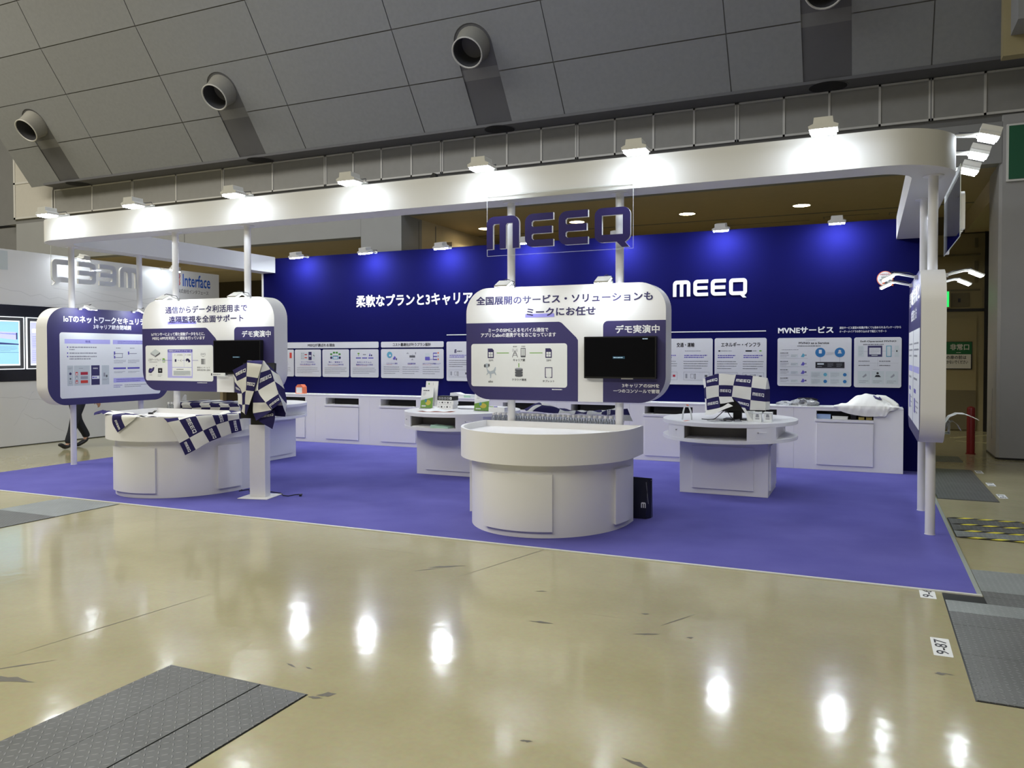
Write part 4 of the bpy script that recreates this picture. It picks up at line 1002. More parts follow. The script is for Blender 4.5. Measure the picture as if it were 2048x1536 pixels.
g.text('タブレット', *S(-3.082, 1.378, -2.950, 1.402), GREYD, 3); g.text('aibo', *S(-3.710, 1.367, -3.655, 1.390), GREYD, 3)
# plain little four-legged figure in grey
bx = -3.763 - x0
PALE = mat('pale_blue_grey_print', rgb(176, 186, 196), .5, noise=.03)
g.disc(bx + .036, 1.548, .030, PALE, 3, .024); g.disc(bx + .012, 1.545, .012, GREYD, 4, .018); g.disc(bx + .060, 1.552, .010, GREYD, 4, .016)
g.poly([(bx + .03, 1.535), (bx + .05, 1.50), (bx + .075, 1.485), (bx + .115, 1.50), (bx + .135, 1.535), (bx + .142, 1.53), (bx + .14, 1.50), (bx + .125, 1.465), (bx + .07, 1.455), (bx + .04, 1.48)], PALE, 3)
for p in ([(.05, 1.48), (.03, 1.452), (.034, 1.445), (.062, 1.47)], [(.07, 1.46), (.075, 1.42), (.062, 1.415), (.085, 1.415), (.09, 1.46)], [(.12, 1.47), (.14, 1.445), (.148, 1.45), (.132, 1.485)]): g.poly([(bx + u, v) for u, v in p], PALE, 4)
g.lines(*S(-2.978, 1.298, -2.817, 1.311), 1, LETTER, 2, .8); g.text('3キャリアのSIMを', *S(-2.228, 1.337, -1.852, 1.376), LETTER, 2, .02); g.text('一つのコンソールで管理', *S(-2.319, 1.283, -1.849, 1.322), LETTER, 2, .02)
g.build('front_print', t)
# remote monitoring sign
x0 = -8.855
t, g = sign_body('sign_panel', 'rounded white and navy remote monitoring sign above the towel-covered counter', (x0, FY, 0), X3, 2.235, 1.195, 2.385, .24)
nav_left(g, 2.014, 1.306, 1.120, 1.851, z0=1.195); nav_right(g, 2.014, 1.598, 2.235, z0=1.195)
g.text('通信からデータ利活用まで', *S(-8.430, 2.205, -7.040, 2.300), INK, 2, .02)
g.rect(*S(-8.391, 2.066, -7.892, 2.102), UNDER, 1); g.text('遠隔監視を全面サポート', *S(-8.370, 2.080, -7.104, 2.173), INK, 2, .02)
g.text('デモ実演中', *S(-7.130, 1.884, -6.673, 1.967), LETTER, 2, .022)
g.text('IoTセンサーによって得た接触データをもとに、', *S(-8.688, 1.915, -7.745, 1.961), LETTER, 2, .02); g.text('MEEQ APPSを利用して通知を行っています', *S(-8.670, 1.860, -7.745, 1.907), LETTER, 2, .02)
g.rect(*S(-8.799, 1.326, -7.608, 1.791), PAPER, 2, .03)
a = S(-8.705, 1.641, -8.532, 1.744); c = (a[0] + a[2]) / 2
g.poly([(a[0], 1.695), (c, 1.655), (a[2], 1.700), (c, 1.744)], GREY, 3); g.poly([(a[0], 1.695), (c, 1.655), (c, 1.635), (a[0], 1.675)], GREYM, 4); g.poly([(c, 1.655), (a[2], 1.700), (a[2], 1.68), (c, 1.635)], GREYD, 4)
g.text('LTEゲートウェイ', *S(-8.746, 1.583, -8.514, 1.619), GREYD, 3, .005); g.lines(*S(-8.73, 1.565, -8.52, 1.577), 1, GREYM, 3, .7); sim(g, *S(-8.490, 1.567, -8.446, 1.621), GREENP)
g.rect(*S(-8.396, 1.700, -7.959, 1.737), LILAC2, 3); g.text('MEEQ IoTプラットフォーム', *S(-8.375, 1.706, -7.98, 1.731), LETTER, 4, .015); g.rect(*S(-8.399, 1.366, -7.961, 1.700), LILAC, 3)
g.rect(*S(-8.316, 1.507, -7.975, 1.690), PAPER, 4); g.rect(*S(-8.316, 1.390, -7.975, 1.500), PAPER, 4); g.rect(*S(-8.108, 1.51, -8.104, 1.685), LILAC, 5)
g.text('データ可視化', *S(-8.28, 1.655, -8.13, 1.675), GREYD, 5, 0); g.text('データ活用', *S(-8.09, 1.655, -7.99, 1.675), GREYD, 5, 0)
g.rect(*S(-8.27, 1.575, -8.24, 1.61), INK, 5, .004); g.poly([(x - x0, z) for x, z in ((-8.18, 1.592), (-8.15, 1.61), (-8.15, 1.605), (-8.165, 1.592), (-8.15, 1.58), (-8.15, 1.575))], GREYM, 5)
g.disc(-8.045 - x0, 1.598, .032, INK, 5, .022); g.disc(-8.02 - x0, 1.585, .022, INK, 5, .018); g.disc(-8.045 - x0, 1.578, .012, PAPER, 6)
g.rect(*S(-8.5, 1.592, -8.32, 1.596), LILAC2, 5); g.rect(*S(-8.22, 1.592, -8.19, 1.596), LILAC2, 5); g.rect(*S(-8.14, 1.592, -8.09, 1.596), LILAC2, 5); g.rect(*S(-7.96, 1.592, -7.86, 1.596), LILAC2, 5)
g.lines(*S(-8.24, 1.47, -8.06, 1.488), 1, GREYD, 5); g.rect(*S(-8.295, 1.40, -7.995, 1.46), GREY, 5); g.lines(*S(-8.29, 1.403, -8.0, 1.457), 4, GREYM, 6, .3)
g.text('aws', *S(-7.819, 1.662, -7.735, 1.688), GREYM, 3, 0); g.poly([(x - x0, z) for x, z in ((-7.815, 1.655), (-7.775, 1.64), (-7.738, 1.655), (-7.775, 1.647))], GREYM, 3)
for i in range(4): g.rect(*S(-7.812, 1.546 + i * .018, -7.743, 1.559 + i * .018), GREYD, 3)
g.rect(*S(-7.76, 1.546, -7.752, 1.612), PAPER, 4)
g.text('環境センサーにて', *S(-7.883, 1.491, -7.662, 1.514), GREYD, 3, 0); g.text('常時測定時に通知', *S(-7.883, 1.458, -7.660, 1.482), GREYD, 3, 0)
g.poly([(x - x0, z) for x, z in ((-8.748, 1.43), (-8.70, 1.423), (-8.65, 1.46), (-8.637, 1.50), (-8.66, 1.504), (-8.68, 1.485), (-8.73, 1.49), (-8.748, 1.46))], INK, 3); g.poly([(x - x0, z) for x, z in ((-8.71, 1.445), (-8.67, 1.47), (-8.68, 1.478), (-8.72, 1.455))], LILAC2, 4)
g.rect(*S(-8.574, 1.427, -8.496, 1.491), BLACKP, 3, .006); g.rect(*S(-8.55, 1.45, -8.52, 1.47), GREYM, 4); g.lines(*S(-8.73, 1.395, -8.66, 1.405), 1, GREYM, 3, .8); g.lines(*S(-8.58, 1.375, -8.49, 1.41), 2, GREYM, 3, .4); g.disc(-8.60 - x0, 1.525, .006, GREYM, 3)
g.lines(*S(-7.882, 1.302, -7.640, 1.313), 1, LETTER, 2, .8); g.build('front_print', t)
# security sign on the left posts, facing into the booth
SX = -10.83; y0 = 7.70
t, g = sign_body('sign_panel', 'tall navy rounded sign with a pale table, leftmost of the signs', (SX, y0, 0), Y3, 2.19, .92, 2.368, .24, .30)
def T(a, b, c, d): return (a - y0, b, c - y0, d)
g.poly(rrect(0.0, .92, 2.19, 2.368, .30, 12), NAVY, .5)
g.text('IoTのネットワークセキュリティ', *T(7.961, 2.150, 9.50, 2.255), LETTER, 2, .024); g.text('3キャリア統合閉域網', *T(8.455, 2.063, 9.135, 2.137), LETTER, 2, .02)
g.rect(*T(7.894, 1.020, 9.70, 2.0), PAPER, 1, .04)
g.rect(*T(7.973, 1.835, 8.745, 1.903), LILAC, 2); g.text('特長', *T(8.314, 1.850, 8.401, 1.886), LILAC2, 3); g.rect(*T(8.794, 1.835, 9.62, 1.903), LILAC, 2); g.lines(*T(8.88, 1.842, 9.55, 1.895), 2, LILAC2, 3, .4)
for z in (1.772, 1.684, 1.633): g.disc(8.02 - y0, z + .01, .011, LILAC2, 2); g.lines(*T(8.05, z - .004, 8.70, z + .024), 1, GREYM, 2, .7)
g.lines(*T(8.05, 1.735, 8.17, 1.76), 1, GREYM, 2, .7); g.lines(*T(8.05, 1.595, 8.55, 1.62), 1, GREYM, 2, .7)
g.rect(*T(8.011, 1.205, 8.108, 1.507), GREY, 2); g.rect(*T(8.119, 1.205, 8.386, 1.507), GREY, 2); g.rect(*T(8.408, 1.206, 8.553, 1.507), INK, 2); g.rect(*T(8.591, 1.206, 8.720, 1.505), GREY, 2); g.rect(*T(8.420, 1.298, 8.545, 1.346), PAPER, 3); g.logo(8.44 - y0, 1.45, 8.52 - y0, 1.47, PAPER, 3); g.lines(*T(8.425, 1.31, 8.54, 1.335), 1, LILAC2, 4, .7)
for z, m in ((1.364, CRIM), (1.301, GREYM), (1.239, REDP)): g.rect(*T(8.228, z, 8.350, z + .044), m, 3); g.rect(*T(8.144, z - .003, 8.182, z + .045), REDP if m != GREYM else GREYM, 3); g.rect(*T(8.152, z + .003, 8.174, z + .028), PAPER, 4)
g.disc(8.06 - y0, 1.385, .02, INK, 3); g.disc(8.06 - y0, 1.31, .014, GREYD, 3); g.frame(*T(8.04, 1.235, 8.08, 1.275), .005, GREYM, 3); g.rect(*T(8.62, 1.33, 8.65, 1.39), GREYM, 3); g.rect(*T(8.66, 1.32, 8.69, 1.355), GREYD, 3); g.lines(*T(8.02, 1.45, 8.1, 1.48), 2, GREYM, 3, .4); g.lines(*T(8.2, 1.455, 8.3, 1.47), 1, GREYM, 3, .6); g.lines(*T(8.60, 1.27, 8.71, 1.30), 2, GREYM, 3, .4)
for a in (8.81, 9.07): g.lines(*T(a + .04, 1.765, a + .16, 1.785), 1, GREYM, 2, .7); g.rect(*T(a, 1.67, a + .025, 1.72), LILAC2, 2); g.rect(*T(a + .02, 1.683, a + .17, 1.69), INK, 2); g.lines(*T(a, 1.53, a + .23, 1.59), 3, GREYM, 2, .4); g.rect(*T(a - .01, 1.440, a + .22, 1.468), LILAC2, 2); g.lines(*T(a, 1.375, a + .22, 1.41), 2, GREYM, 2, .4)
g.frame(*T(8.81, 1.62, 8.97, 1.69), .007, INK, 2); g.rect(*T(8.81, 1.61, 8.835, 1.65), LILAC2, 3)
g.rect(*T(8.799, 1.228, 9.60, 1.300), LILAC, 2); g.lines(*T(8.85, 1.235, 9.5, 1.29), 2, LILAC2, 3, .4); g.lines(*T(8.80, 1.145, 8.97, 1.20), 2, LILAC2, 2, .4); g.lines(*T(9.0, 1.145, 9.45, 1.20), 2, GREYM, 2, .4)
g.build('front_print', t)
# sign on the right posts, seen edge on
SX = .423; y1 = 9.89
t, g = sign_body('sign_panel', 'tall white-edged sign seen edge on at the right end of the booth', (SX, y1, 0), -Y3, 2.17, .875, 2.42, .196, .30)
g.poly(rrect(0, .875, 2.17, 2.42, .30, 12), NAVY, .5)
g.text('閉域接続と', .18, 2.16, 1.98, 2.32, LETTER, 2, .024); g.text('拡張方法', .55, 2.00, 1.55, 2.11, LETTER, 2, .022)
for a, b in ((.10, .98), (1.02, 2.06)):
    g.rect(a, .99, b, 1.90, PAPER, 1, .02); g.rect(a + .05, 1.49, b - .05, 1.55, LILAC, 2)
    g.lines(a + .1, 1.62, b - .1, 1.80, 3, GREYM, 2, .3); g.lines(a + .1, 1.40, b - .1, 1.46, 1, GREYM, 2, .4); g.rect(a + .15, 1.29, a + .5, 1.33, LILAC2, 2); g.rect(a + .2, 1.10, a + .4, 1.24, LILAC2, 2); g.lines(a + .45, 1.1, b - .15, 1.25, 3, GREYM, 2, .3)
g.build('front_print', t)

# televisions on the two front signs
def tv(label, x0, x1, z0, z1, msg, logo):
    t = thing('television', label, 'television', ((x0 + x1) / 2, FY - .03, z0))
    m2 = MB(); m2.prism([rrect(x0, z0, x1, z1, .006, 2)], (0, FY - .004, 0), X3, Z3, -Y3, .056, BLACK); m2.build('casing', t)
    m2 = MB(); m2.box(x0 + .012, x1 - .012, FY - .0615, FY - .060, z0 + .018, z1 - .012, SCREEN); scr = m2.build('screen', t)
    MSG = mat('lit_screen_message', (.01, .03, .05), .3, emit=.35, ecol=(.02, .07, .11)); MW = mat('lit_screen_text', (.4, .5, .6), .3, emit=.5, ecol=(.3, .45, .55))
    g = G((0, FY - .062, 0), X3, Z3); g.rect(*msg, MSG, 1); g.lines(msg[0] + .008, msg[1] + .006, msg[2] - .008, msg[3] - .006, 1, MW, 2, .7, .9)
    if logo: g.lines(*logo, 1, MW, 1, .9, .9)
    g.build('screen_message', scr)
    m2 = MB(); m2.box((x0 + x1) / 2 + .02, (x0 + x1) / 2 + .14, FY - .064, FY - .05, z0 - .006, z0 + .006, STEEL); m2.build('maker_bar', t)
tv('black television on the central sign', -2.609, -1.872, 1.426, 1.845, (-2.308, 1.623, -2.184, 1.648), (-2.006, 1.814, -1.949, 1.825))
tv('black television half hidden by the checkered towel', -7.545, -6.790, 1.426, 1.849, (-7.228, 1.628, -7.109, 1.647), None)
t = thing('paper_notice', 'white paper sheet clipped below the left television', 'paper sheet', (-7.40, FY - .02, 1.194))
m2 = MB(); m2.box(-7.539, -7.260, FY - .012, FY - .009, 1.194, 1.42, TSKIN); m2.build('sheet', t)
m2 = MB(); m2.box(-7.576, -7.344, FY - .075, FY - .066, 1.399, 1.439, PAPER); m2.box(-7.50, -7.36, FY - .066, FY - .012, 1.405, 1.415, PAPER); m2.build('clip_strip', t)
g = G((0, FY - .076, 0), X3, Z3); g.rect(-7.572, 1.405, -7.555, 1.434, BLACKP, 1); g.lines(-7.54, 1.412, -7.36, 1.428, 1, GREYM, 1, .7); g.build('print', t)

# small lamps on the signs
for k, (x, lb) in enumerate(((-8.20, 'small white arm lamp over the left half of the remote monitoring sign'), (-7.00, 'small white arm lamp over the right half of the remote monitoring sign'), (-3.42, 'small white arm lamp over the left half of the central sign'), (-2.35, 'small white arm lamp over the right half of the central sign'))):
    floodlight(lb, (x, 7.40, 2.385), (0, 1, 0), 'arm lamps on the sign panels', 20, .85, 130, .235, False, 'arm_lamp', 26)
for k, (y, lb) in enumerate(((8.22, 'small arm lamp nearest us on top of the tall navy sign'), (9.17, 'small arm lamp farther along the top of the tall navy sign'))):
    floodlight(lb, (-10.58, y, 2.362), (-1, 0, 0), 'arm lamps on the sign panels', 13, .85, 130, .235, False, 'arm_lamp', 26)
for y, lb in ((8.22, 'upper one of the two arm lamps left of the edge-on sign'), (9.17, 'lower one of the two arm lamps left of the edge-on sign')):
    floodlight(lb, (.175, y, 2.375), (1, 0, 0), 'arm lamps on the sign panels', 13, .85, 130, .235, False, 'arm_lamp', 26)
for y, lb in ((8.22, 'upper one of the two arm lamps right of the edge-on sign'), (9.17, 'lower one of the two arm lamps right of the edge-on sign')):
    floodlight(lb, (.885, y, 2.385), (-1, 0, 0), 'arm lamps on the sign panels', 13, .85, 130, .235, False, 'arm_lamp', 26)
floodlight('white lamp on the neighbouring wall beside the lettering', (-13.75, 12.75, 3.50), (-1, 0, 0), 'lamps on the neighbouring wall', 45, 1.0, 130, .39)
floodlight('white lamp on the neighbouring wall seen through the reversed logo', (-13.75, 10.55, 3.50), (-1, 0, 0), 'lamps on the neighbouring wall', 45, 1.0, 130, .39)

# clear acrylic logos hung on the fascia
def acrylic(label, O, U):
    O, U = Vector(O), Vector(U); N = U.cross(Z3)
    c = O + U * .795
    t = thing('hanging_logo_sign', label, 'sign', (c.x, c.y, 2.705), 0, 'clear acrylic logo signs')
    m2 = MB(); m2.prism([[(0, 2.705), (1.59, 2.705), (1.59, 3.345), (0, 3.345)]], O, U, Z3, N, .006, ACRYL); m2.build('acrylic_sheet', t)
    m2 = MB(); 
    for a, b, c_, d in ((0, 2.705, .003, 3.345), (1.587, 2.705, 1.59, 3.345), (0, 2.705, 1.59, 2.708), (0, 3.342, 1.59, 3.345)): m2.prism([[(a, b), (c_, b), (c_, d), (a, d)]], O - N * .0005, U, Z3, N, .007, ACRED)
    m2.build('polished_edge', t)
    k = 1.557 / LOGOW
    for nm, loops in zip(('letter_m', 'letter_e', 'letter_e', 'letter_q'), LOGO):
        m2 = MB(); m2.prism([[(.013 + a * k, 2.772 + b * .340) for a, b in lp] for lp in loops], O + N * .0065, U, Z3, N, .036, mat('dark_navy_letter_face', (.016, .010, .095), .5, spec=.3, noise=.02), LETTER, LETTER); m2.build(nm, t)
    for a in (.02, 1.57):
        m2 = MB(); m2.lathe([(.006, 0), (.006, .012)], O + U * a + Z3 * 3.325 + N * .006, STEEL, 8, N); m2.build('bolt', t)
    return t
acrylic('clear hanging logo sign with navy letters on the front fascia', (-3.685, 7.575, 0), X3)
acrylic('clear hanging logo sign seen from behind at the far left', (-11.145, 9.595, 0), -Y3)
acrylic('clear hanging logo sign seen edge on at the right fascia', (.735, 8.0, 0), Y3)

# ------------------------------------------------------------------ two D-shaped reception counters at the front
def dloop(cx, r, yf, yb, b, n=40, t0=0, t1=pi):
    return [(cx + r * cos(t), yf + b - b * sin(t)) for t in [t0 + (t1 - t0) * i / n for i in range(n + 1)]]
def counter(label, cx, clabel, cr):
    yf, yb, b, r = 6.45, 7.722, .95, .875
    t = thing('reception_counter', label, 'counter', (cx, 7.0, CZ), 0, 'D-shaped front counters')
    full = lambda r_, yf_, yb_: [(cx + r_, yb_), (cx - r_, yb_)] + list(reversed(dloop(cx, r_, yf_, yb_, b)))
    m2 = MB(); m2.zprism(full(r - .085, yf + .095, yb - .06), CZ, .69, WHITE); m2.build('base', t)
    m2 = MB(); m2.zprism(full(r, yf, yb), .675, .957, WHITE, [full(r - .022, yf + .022, yb - .022)]); m2.build('rim', t)
    m2 = MB(); m2.zprism(full(r - .023, yf + .023, yb - .023), .676, .895, WHITE); m2.build('tray', t)
    rb, fb, bb = r - .085, yf + .095, b
    for a, c in ((1.145, 2.02), (.36, -.02), (2.80, 3.14)):
        lo, hi = min(a, c), max(a, c)
        inn = dloop(cx, rb, fb, yb, bb, 14, lo, hi); out = dloop(cx, rb + .032, fb - .032, yb, bb, 14, lo, hi)
        if lo < 0: inn, out = [(cx + rb, yb - .25)] + inn[1:], [(cx + rb + .032, yb - .25)] + out[1:]
        if hi > 3.1: inn, out = inn[:-1] + [(cx - rb, yb - .25)], out[:-1] + [(cx - rb - .032, yb - .25)]
        m2 = MB(); m2.zprism(out + list(reversed(inn)), .072, .588, WHITE); m2.build('access_door', t, bevel=.002)
    # the stock shelf behind the posts
    t2 = thing('storage_cabinet', clabel, 'cabinet', (cx + .02, 8.1, CZ), 0, 'low cabinets behind the counters')
    m2 = MB(); m2.box(cx - .86, cr, 7.862, 8.42, CZ, .835, WHITE); m2.build('body', t2, bevel=.003)
    m2 = MB(); m2.box(cx - .87, cr + .005, 7.860, 8.43, .835, .85, WHITE); m2.build('top', t2, bevel=.002)
    cm = (cx - .86 + cr) / 2
    for u0, u1 in ((cx - .85, cm - .005), (cm + .005, cr - .01)):
        m2 = MB(); m2.box(u0, u1, 8.42, 8.438, .08, .8, WHITE); m2.build('door', t2, bevel=.002)
    return t
counter('empty white D-shaped counter at the front centre', -2.905, 'low white cabinet holding bottles behind the central counter', -2.37)
counter('white D-shaped counter draped with checkered towels', -7.80, 'low white cabinet behind the towel-draped counter', -7.43)

# water bottles
def bottle(label, group, loc):
    t = thing('water_bottle', label, 'bottle', loc, 0, group)
    m2 = MB(); m2.lathe([(.024, 0), (.0265, .004), (.0265, .085), (.025, .09), (.0265, .095), (.0265, .105), (.022, .125), (.0125, .142), (.0125, .150)], (0, 0, 0), PET, 14); m2.build('body', t, world=False)
    m2 = MB(); m2.lathe([(.0268, .028), (.0268, .082)], (0, 0, 0), LABELW, 14, caps=False); m2.build('label', t, world=False)
    m2 = MB(); m2.lathe([(.0155, .150), (.0155, .172), (.0145, .174)], (0, 0, 0), CAPW, 14); m2.build('cap', t, world=False)
    return t
b0 = bottle('clear water bottle with a white cap in the row behind the central counter', 'water bottles behind the central counter', (-3.765, 7.895, .85))
for j in range(2):
    for i in range(24):
        if j == 0 and i == 0: continue
        dup(b0, (-3.765 + i * .0585 + (.003 if j else 0), 7.895 + j * .06, .85), b0['label'])
b1 = bottle('clear water bottle left uncovered behind the towel-draped counter', 'water bottles behind the draped counter', (-8.655, 7.895, .85))
for i in range(1, 3): dup(b1, (-8.655 + i * .0585, 7.895, .85), b1['label'])
b2 = bottle('clear water bottle under the checkered towel behind the draped counter', 'water bottles under the towel', (-8.36, 7.895, .85))
for i in range(1, 15): dup(b2, (-8.36 + i * .0585, 7.895, .85), b2['label'])

# ------------------------------------------------------------------ three oval demo desks
def desk(label, cx, cy=9.9):
    a, b = .79, .90
    t = thing('demo_desk', label, 'desk', (cx, cy, CZ), 0, 'oval demo desks')
    E_ = lambda s=0: ellipse(cx, cy, a - s, b - s, 64)
    m2 = MB(); m2.zprism(E_(), .845, .888, WHITE); m2.build('top', t, bevel=.006)
    m2 = MB(); m2.zprism(E_(), .662, .700, WHITE); m2.build('lower_shelf', t, bevel=.006)
    # middle drum, flush with the slabs in front; an open slot in its front and notched ends
    m2 = MB()
    def yfr(x): return cy - b * math.sqrt(max(0, 1 - ((x - cx) / a) ** 2)) + .006
    def ybk(x): return cy + b * math.sqrt(max(0, 1 - ((x - cx) / a) ** 2)) - .006
    def seg(xa, xb, front=None):
        n = 10; X = [xa + (xb - xa) * i / n for i in range(n + 1)]
        m2.zprism([(x, yfr(x) if front is None else front) for x in X] + [(x, ybk(x)) for x in reversed(X)], .700, .845, WHITE)
    seg(cx - .62, cx - .39); seg(cx + .315, cx + .60); seg(cx - .39, cx + .315, cy - .45)
    m2.build('drum', t)
    m2 = MB(); m2.quad((cx - .389, cy - .452, .7005), (cx + .314, cy - .452, .7005), (cx + .314, cy - .452, .8445), (cx - .389, cy - .452, .8445), TAUPE)
    for x in (cx - .3885, cx + .3135): m2.quad((x, yfr(x) + .03, .7005), (x, cy - .452, .7005), (x, cy - .452, .8445), (x, yfr(x) + .03, .8445), TAUPE)
    m2.build('open_slot', t)
    m2 = MB(); m2.box(cx - .52, cx + .50, cy - .40, cy + .42, CZ, .662, WHITE); m2.build('base', t, bevel=.003)
    m2 = MB(); m2.box(cx - .37, cx + .34, cy - .418, cy - .40, .075, .58, WHITE); m2.build('front_panel', t, bevel=.002)
    for s_ in (-1, 1):
        xx = cx - .52 if s_ < 0 else cx + .50
        m2 = MB(); m2.box(min(xx, xx + s_ * .018), max(xx, xx + s_ * .018), cy - .30, cy + .32, .075, .60, WHITE); m2.build('side_panel', t, bevel=.002)
    for x in (cx - .50, cx + .43):   # cabinet locks
        m2 = MB(); y = yfr(x) - .004
        m2.lathe([(.008, 0), (.008, .006)], (x, y, .79), STEEL, 8, (0, -1, 0)); m2.box(x - .004, x + .09, y - .012, y - .004, .795, .80, WHITE); m2.build('lock', t)
    return t
desk('white oval demo desk with a checkered cloth over its monitor', -1.53)
desk('white oval demo desk holding brochures and stacked boxes', -5.20)
desk('white oval demo desk behind the kiosk post, its right half in view', -9.0)

# ------------------------------------------------------------------ wall counter units with open slots
xs = [-10.76, -9.535, -8.31, -7.085, -5.86, -4.64, -3.415, -2.19, -.965, .464]
names = ['first', 'second', 'third', 'fourth', 'fifth', 'sixth', 'seventh', 'eighth', 'ninth']
for k in range(9):
    xa, xb = xs[k] + .001, xs[k + 1] - .001
    c = -.288 if k == 8 else (xa + xb) / 2 + .0
    t = thing('wall_cabinet', names[k] + ' white cabinet from the left in the row under the navy wall', 'cabinet', ((xa + xb) / 2, 12.32, CZ), 0, 'cabinets under the navy wall')
    s0, s1, z0, z1 = c - .37, c + .376, .735, .855
    m2 = MB()
    m2.box(xa, s0, 12.14, WY - .002, CZ, .893, WHITE); m2.box(s1, xb, 12.14, WY - .002, CZ, .893, WHITE)
    m2.box(s0, s1, 12.14, WY - .002, z1, .893, WHITE); m2.box(s0, s1, 12.14, WY - .002, CZ, z0, WHITE); m2.build('carcass', t)
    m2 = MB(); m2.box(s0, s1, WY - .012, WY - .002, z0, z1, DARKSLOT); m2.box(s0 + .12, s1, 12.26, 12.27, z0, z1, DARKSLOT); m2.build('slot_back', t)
    m2 = MB(); m2.box(s0 - .02, s1 + .003, 12.115, 12.142, .70, .737, WHITE); m2.build('slot_sill', t, bevel=.002)
    m2 = MB(); m2.box(s0 + .003, s1 - .003, 12.122, 12.14, .085, .680, WHITE); m2.build('door', t, bevel=.002)
    m2 = MB(); m2.box(xa, xb, 12.135, WY - .002, .893, .915, WHITE); m2.build('top', t, bevel=.003)

# ------------------------------------------------------------------ checkered towels
TG = 'checkered towels left on the stand'
def towel(label, loc, name='checkered_towel'): return thing(name, label, 'towel', loc, 0, TG)
# hanging over the front right of the left counter
t = towel('large checkered towel hanging diagonally over the front of the left counter', (-7.1, 6.9, .93))
Ra = [(-7.262, 6.602, .898), (-7.168, 6.680, .923), (-7.056, 6.820, .962), (-6.968, 6.978, .964), (-6.910, 7.150, .964), (-6.884, 7.310, .964)]
Rb = [(-7.162, 6.676, .657), (-7.092, 6.757, .715), (-7.010, 6.880, .789), (-6.945, 7.018, .847), (-6.898, 7.165, .883), (-6.872, 7.318, .896)]
Rc = [(-7.120, 6.718, .517), (-7.050, 6.808, .575), (-6.974, 6.940, .654), (-6.921, 7.072, .698), (-6.886, 7.200, .732), (-6.866, 7.350, .754)]
Rz = [(-7.40, 6.62, .957), (-7.29, 6.78, .945), (-7.20, 6.95, .935), (-7.12, 7.08, .945), (-7.06, 7.22, .955), (-7.04, 7.36, .965)]
Ry = [(-7.56, 6.68, .925), (-7.44, 6.90, .915), (-7.36, 7.04, .908), (-7.29, 7.20, .93), (-7.22, 7.32, .95), (-7.16, 7.44, .985)]
Rx = [(a, b, c) for (a, b, c) in ((-6.858, 7.47, .964), (-6.862, 7.47, .90), (-6.855, 7.46, .765))]
grid = [Ry + [(-7.12, 7.52, .97)], Rz + [(-7.0, 7.50, .975)], Ra + [Rx[0]], Rb + [Rx[1]], Rc + [Rx[2]]]
m2 = MB(); cloth(m2, grid, 0, {(2, 1): 1, (3, 2): 1, (3, 0): 1, (3, 4): 1, (2, 3): 1}, ripple=.003); m2.build('cloth', t, smooth=60)
# flap at the left
t = towel('checkered towel lying on the left end of the left counter with one corner hanging', (-7.8, 6.5, .95))
m2 = MB()
cloth(m2, [[(-8.06, 6.56, .965), (-7.82, 6.56, .97)], [(-7.953, 6.440, .966), (-7.800, 6.436, .966)], [(-7.925, 6.424, .865), (-7.745, 6.432, .905)], [(-7.848, 6.424, .776), (-7.729, 6.426, .845)]], 1, {}, ripple=.002, single=CLOTHN)
cloth(m2, [[(-7.82, 6.56, .97), (-7.60, 6.60, .965)], [(-7.800, 6.434, .966), (-7.565, 6.452, .966)], [(-7.729, 6.424, .845), (-7.60, 6.440, .935)]], 0, {}, ripple=.002, single=CLOTHW)
cloth(m2, [[(-8.30, 7.02, .945), (-8.10, 6.95, .93), (-7.92, 6.88, .92), (-7.72, 6.84, .918), (-7.52, 6.80, .92)], [(-8.50, 6.80, .985), (-8.25, 6.72, .978), (-8.03, 6.70, .965), (-7.80, 6.69, .958), (-7.58, 6.66, .95)], [(-8.44, 6.66, .972), (-8.22, 6.54, .972), (-8.04, 6.52, .972), (-7.82, 6.51, .972), (-7.58, 6.52, .972)]], 0, {}, ripple=.010)
cloth(m2, [[(-8.66, 6.88, .985), (-8.50, 6.80, .985)], [(-8.70, 6.80, .958), (-8.46, 6.70, .965)], [(-8.62, 6.72, .93), (-8.49, 6.72, .955)]], 1, {}, ripple=.002, single=CLOTHN)
# lettering on the hanging corner
A_, B_, C_, D_ = Vector((-7.953, 6.430, .93)), Vector((-7.80, 6.418, .955)), Vector((-7.729, 6.418, .845)), Vector((-7.848, 6.414, .776))
for x0_, y0_, x1_, y1_ in LOGO_RECTS:
    P = []
    for x, y in ((x0_, y0_), (x1_, y0_), (x1_, y1_), (x0_, y1_)):
        s_, q_ = .30 + .5 * y / 1.0 * .42, .93 - x / LOGOW * .76
        P.append(A_ * (1 - s_) * (1 - q_) + B_ * s_ * (1 - q_) + C_ * s_ * q_ + D_ * (1 - s_) * q_ + Vector((0, -.004, 0)))
    m2.add(P, [(0, 1, 2, 3)], LETTER)
m2.build('cloth', t, smooth=60)
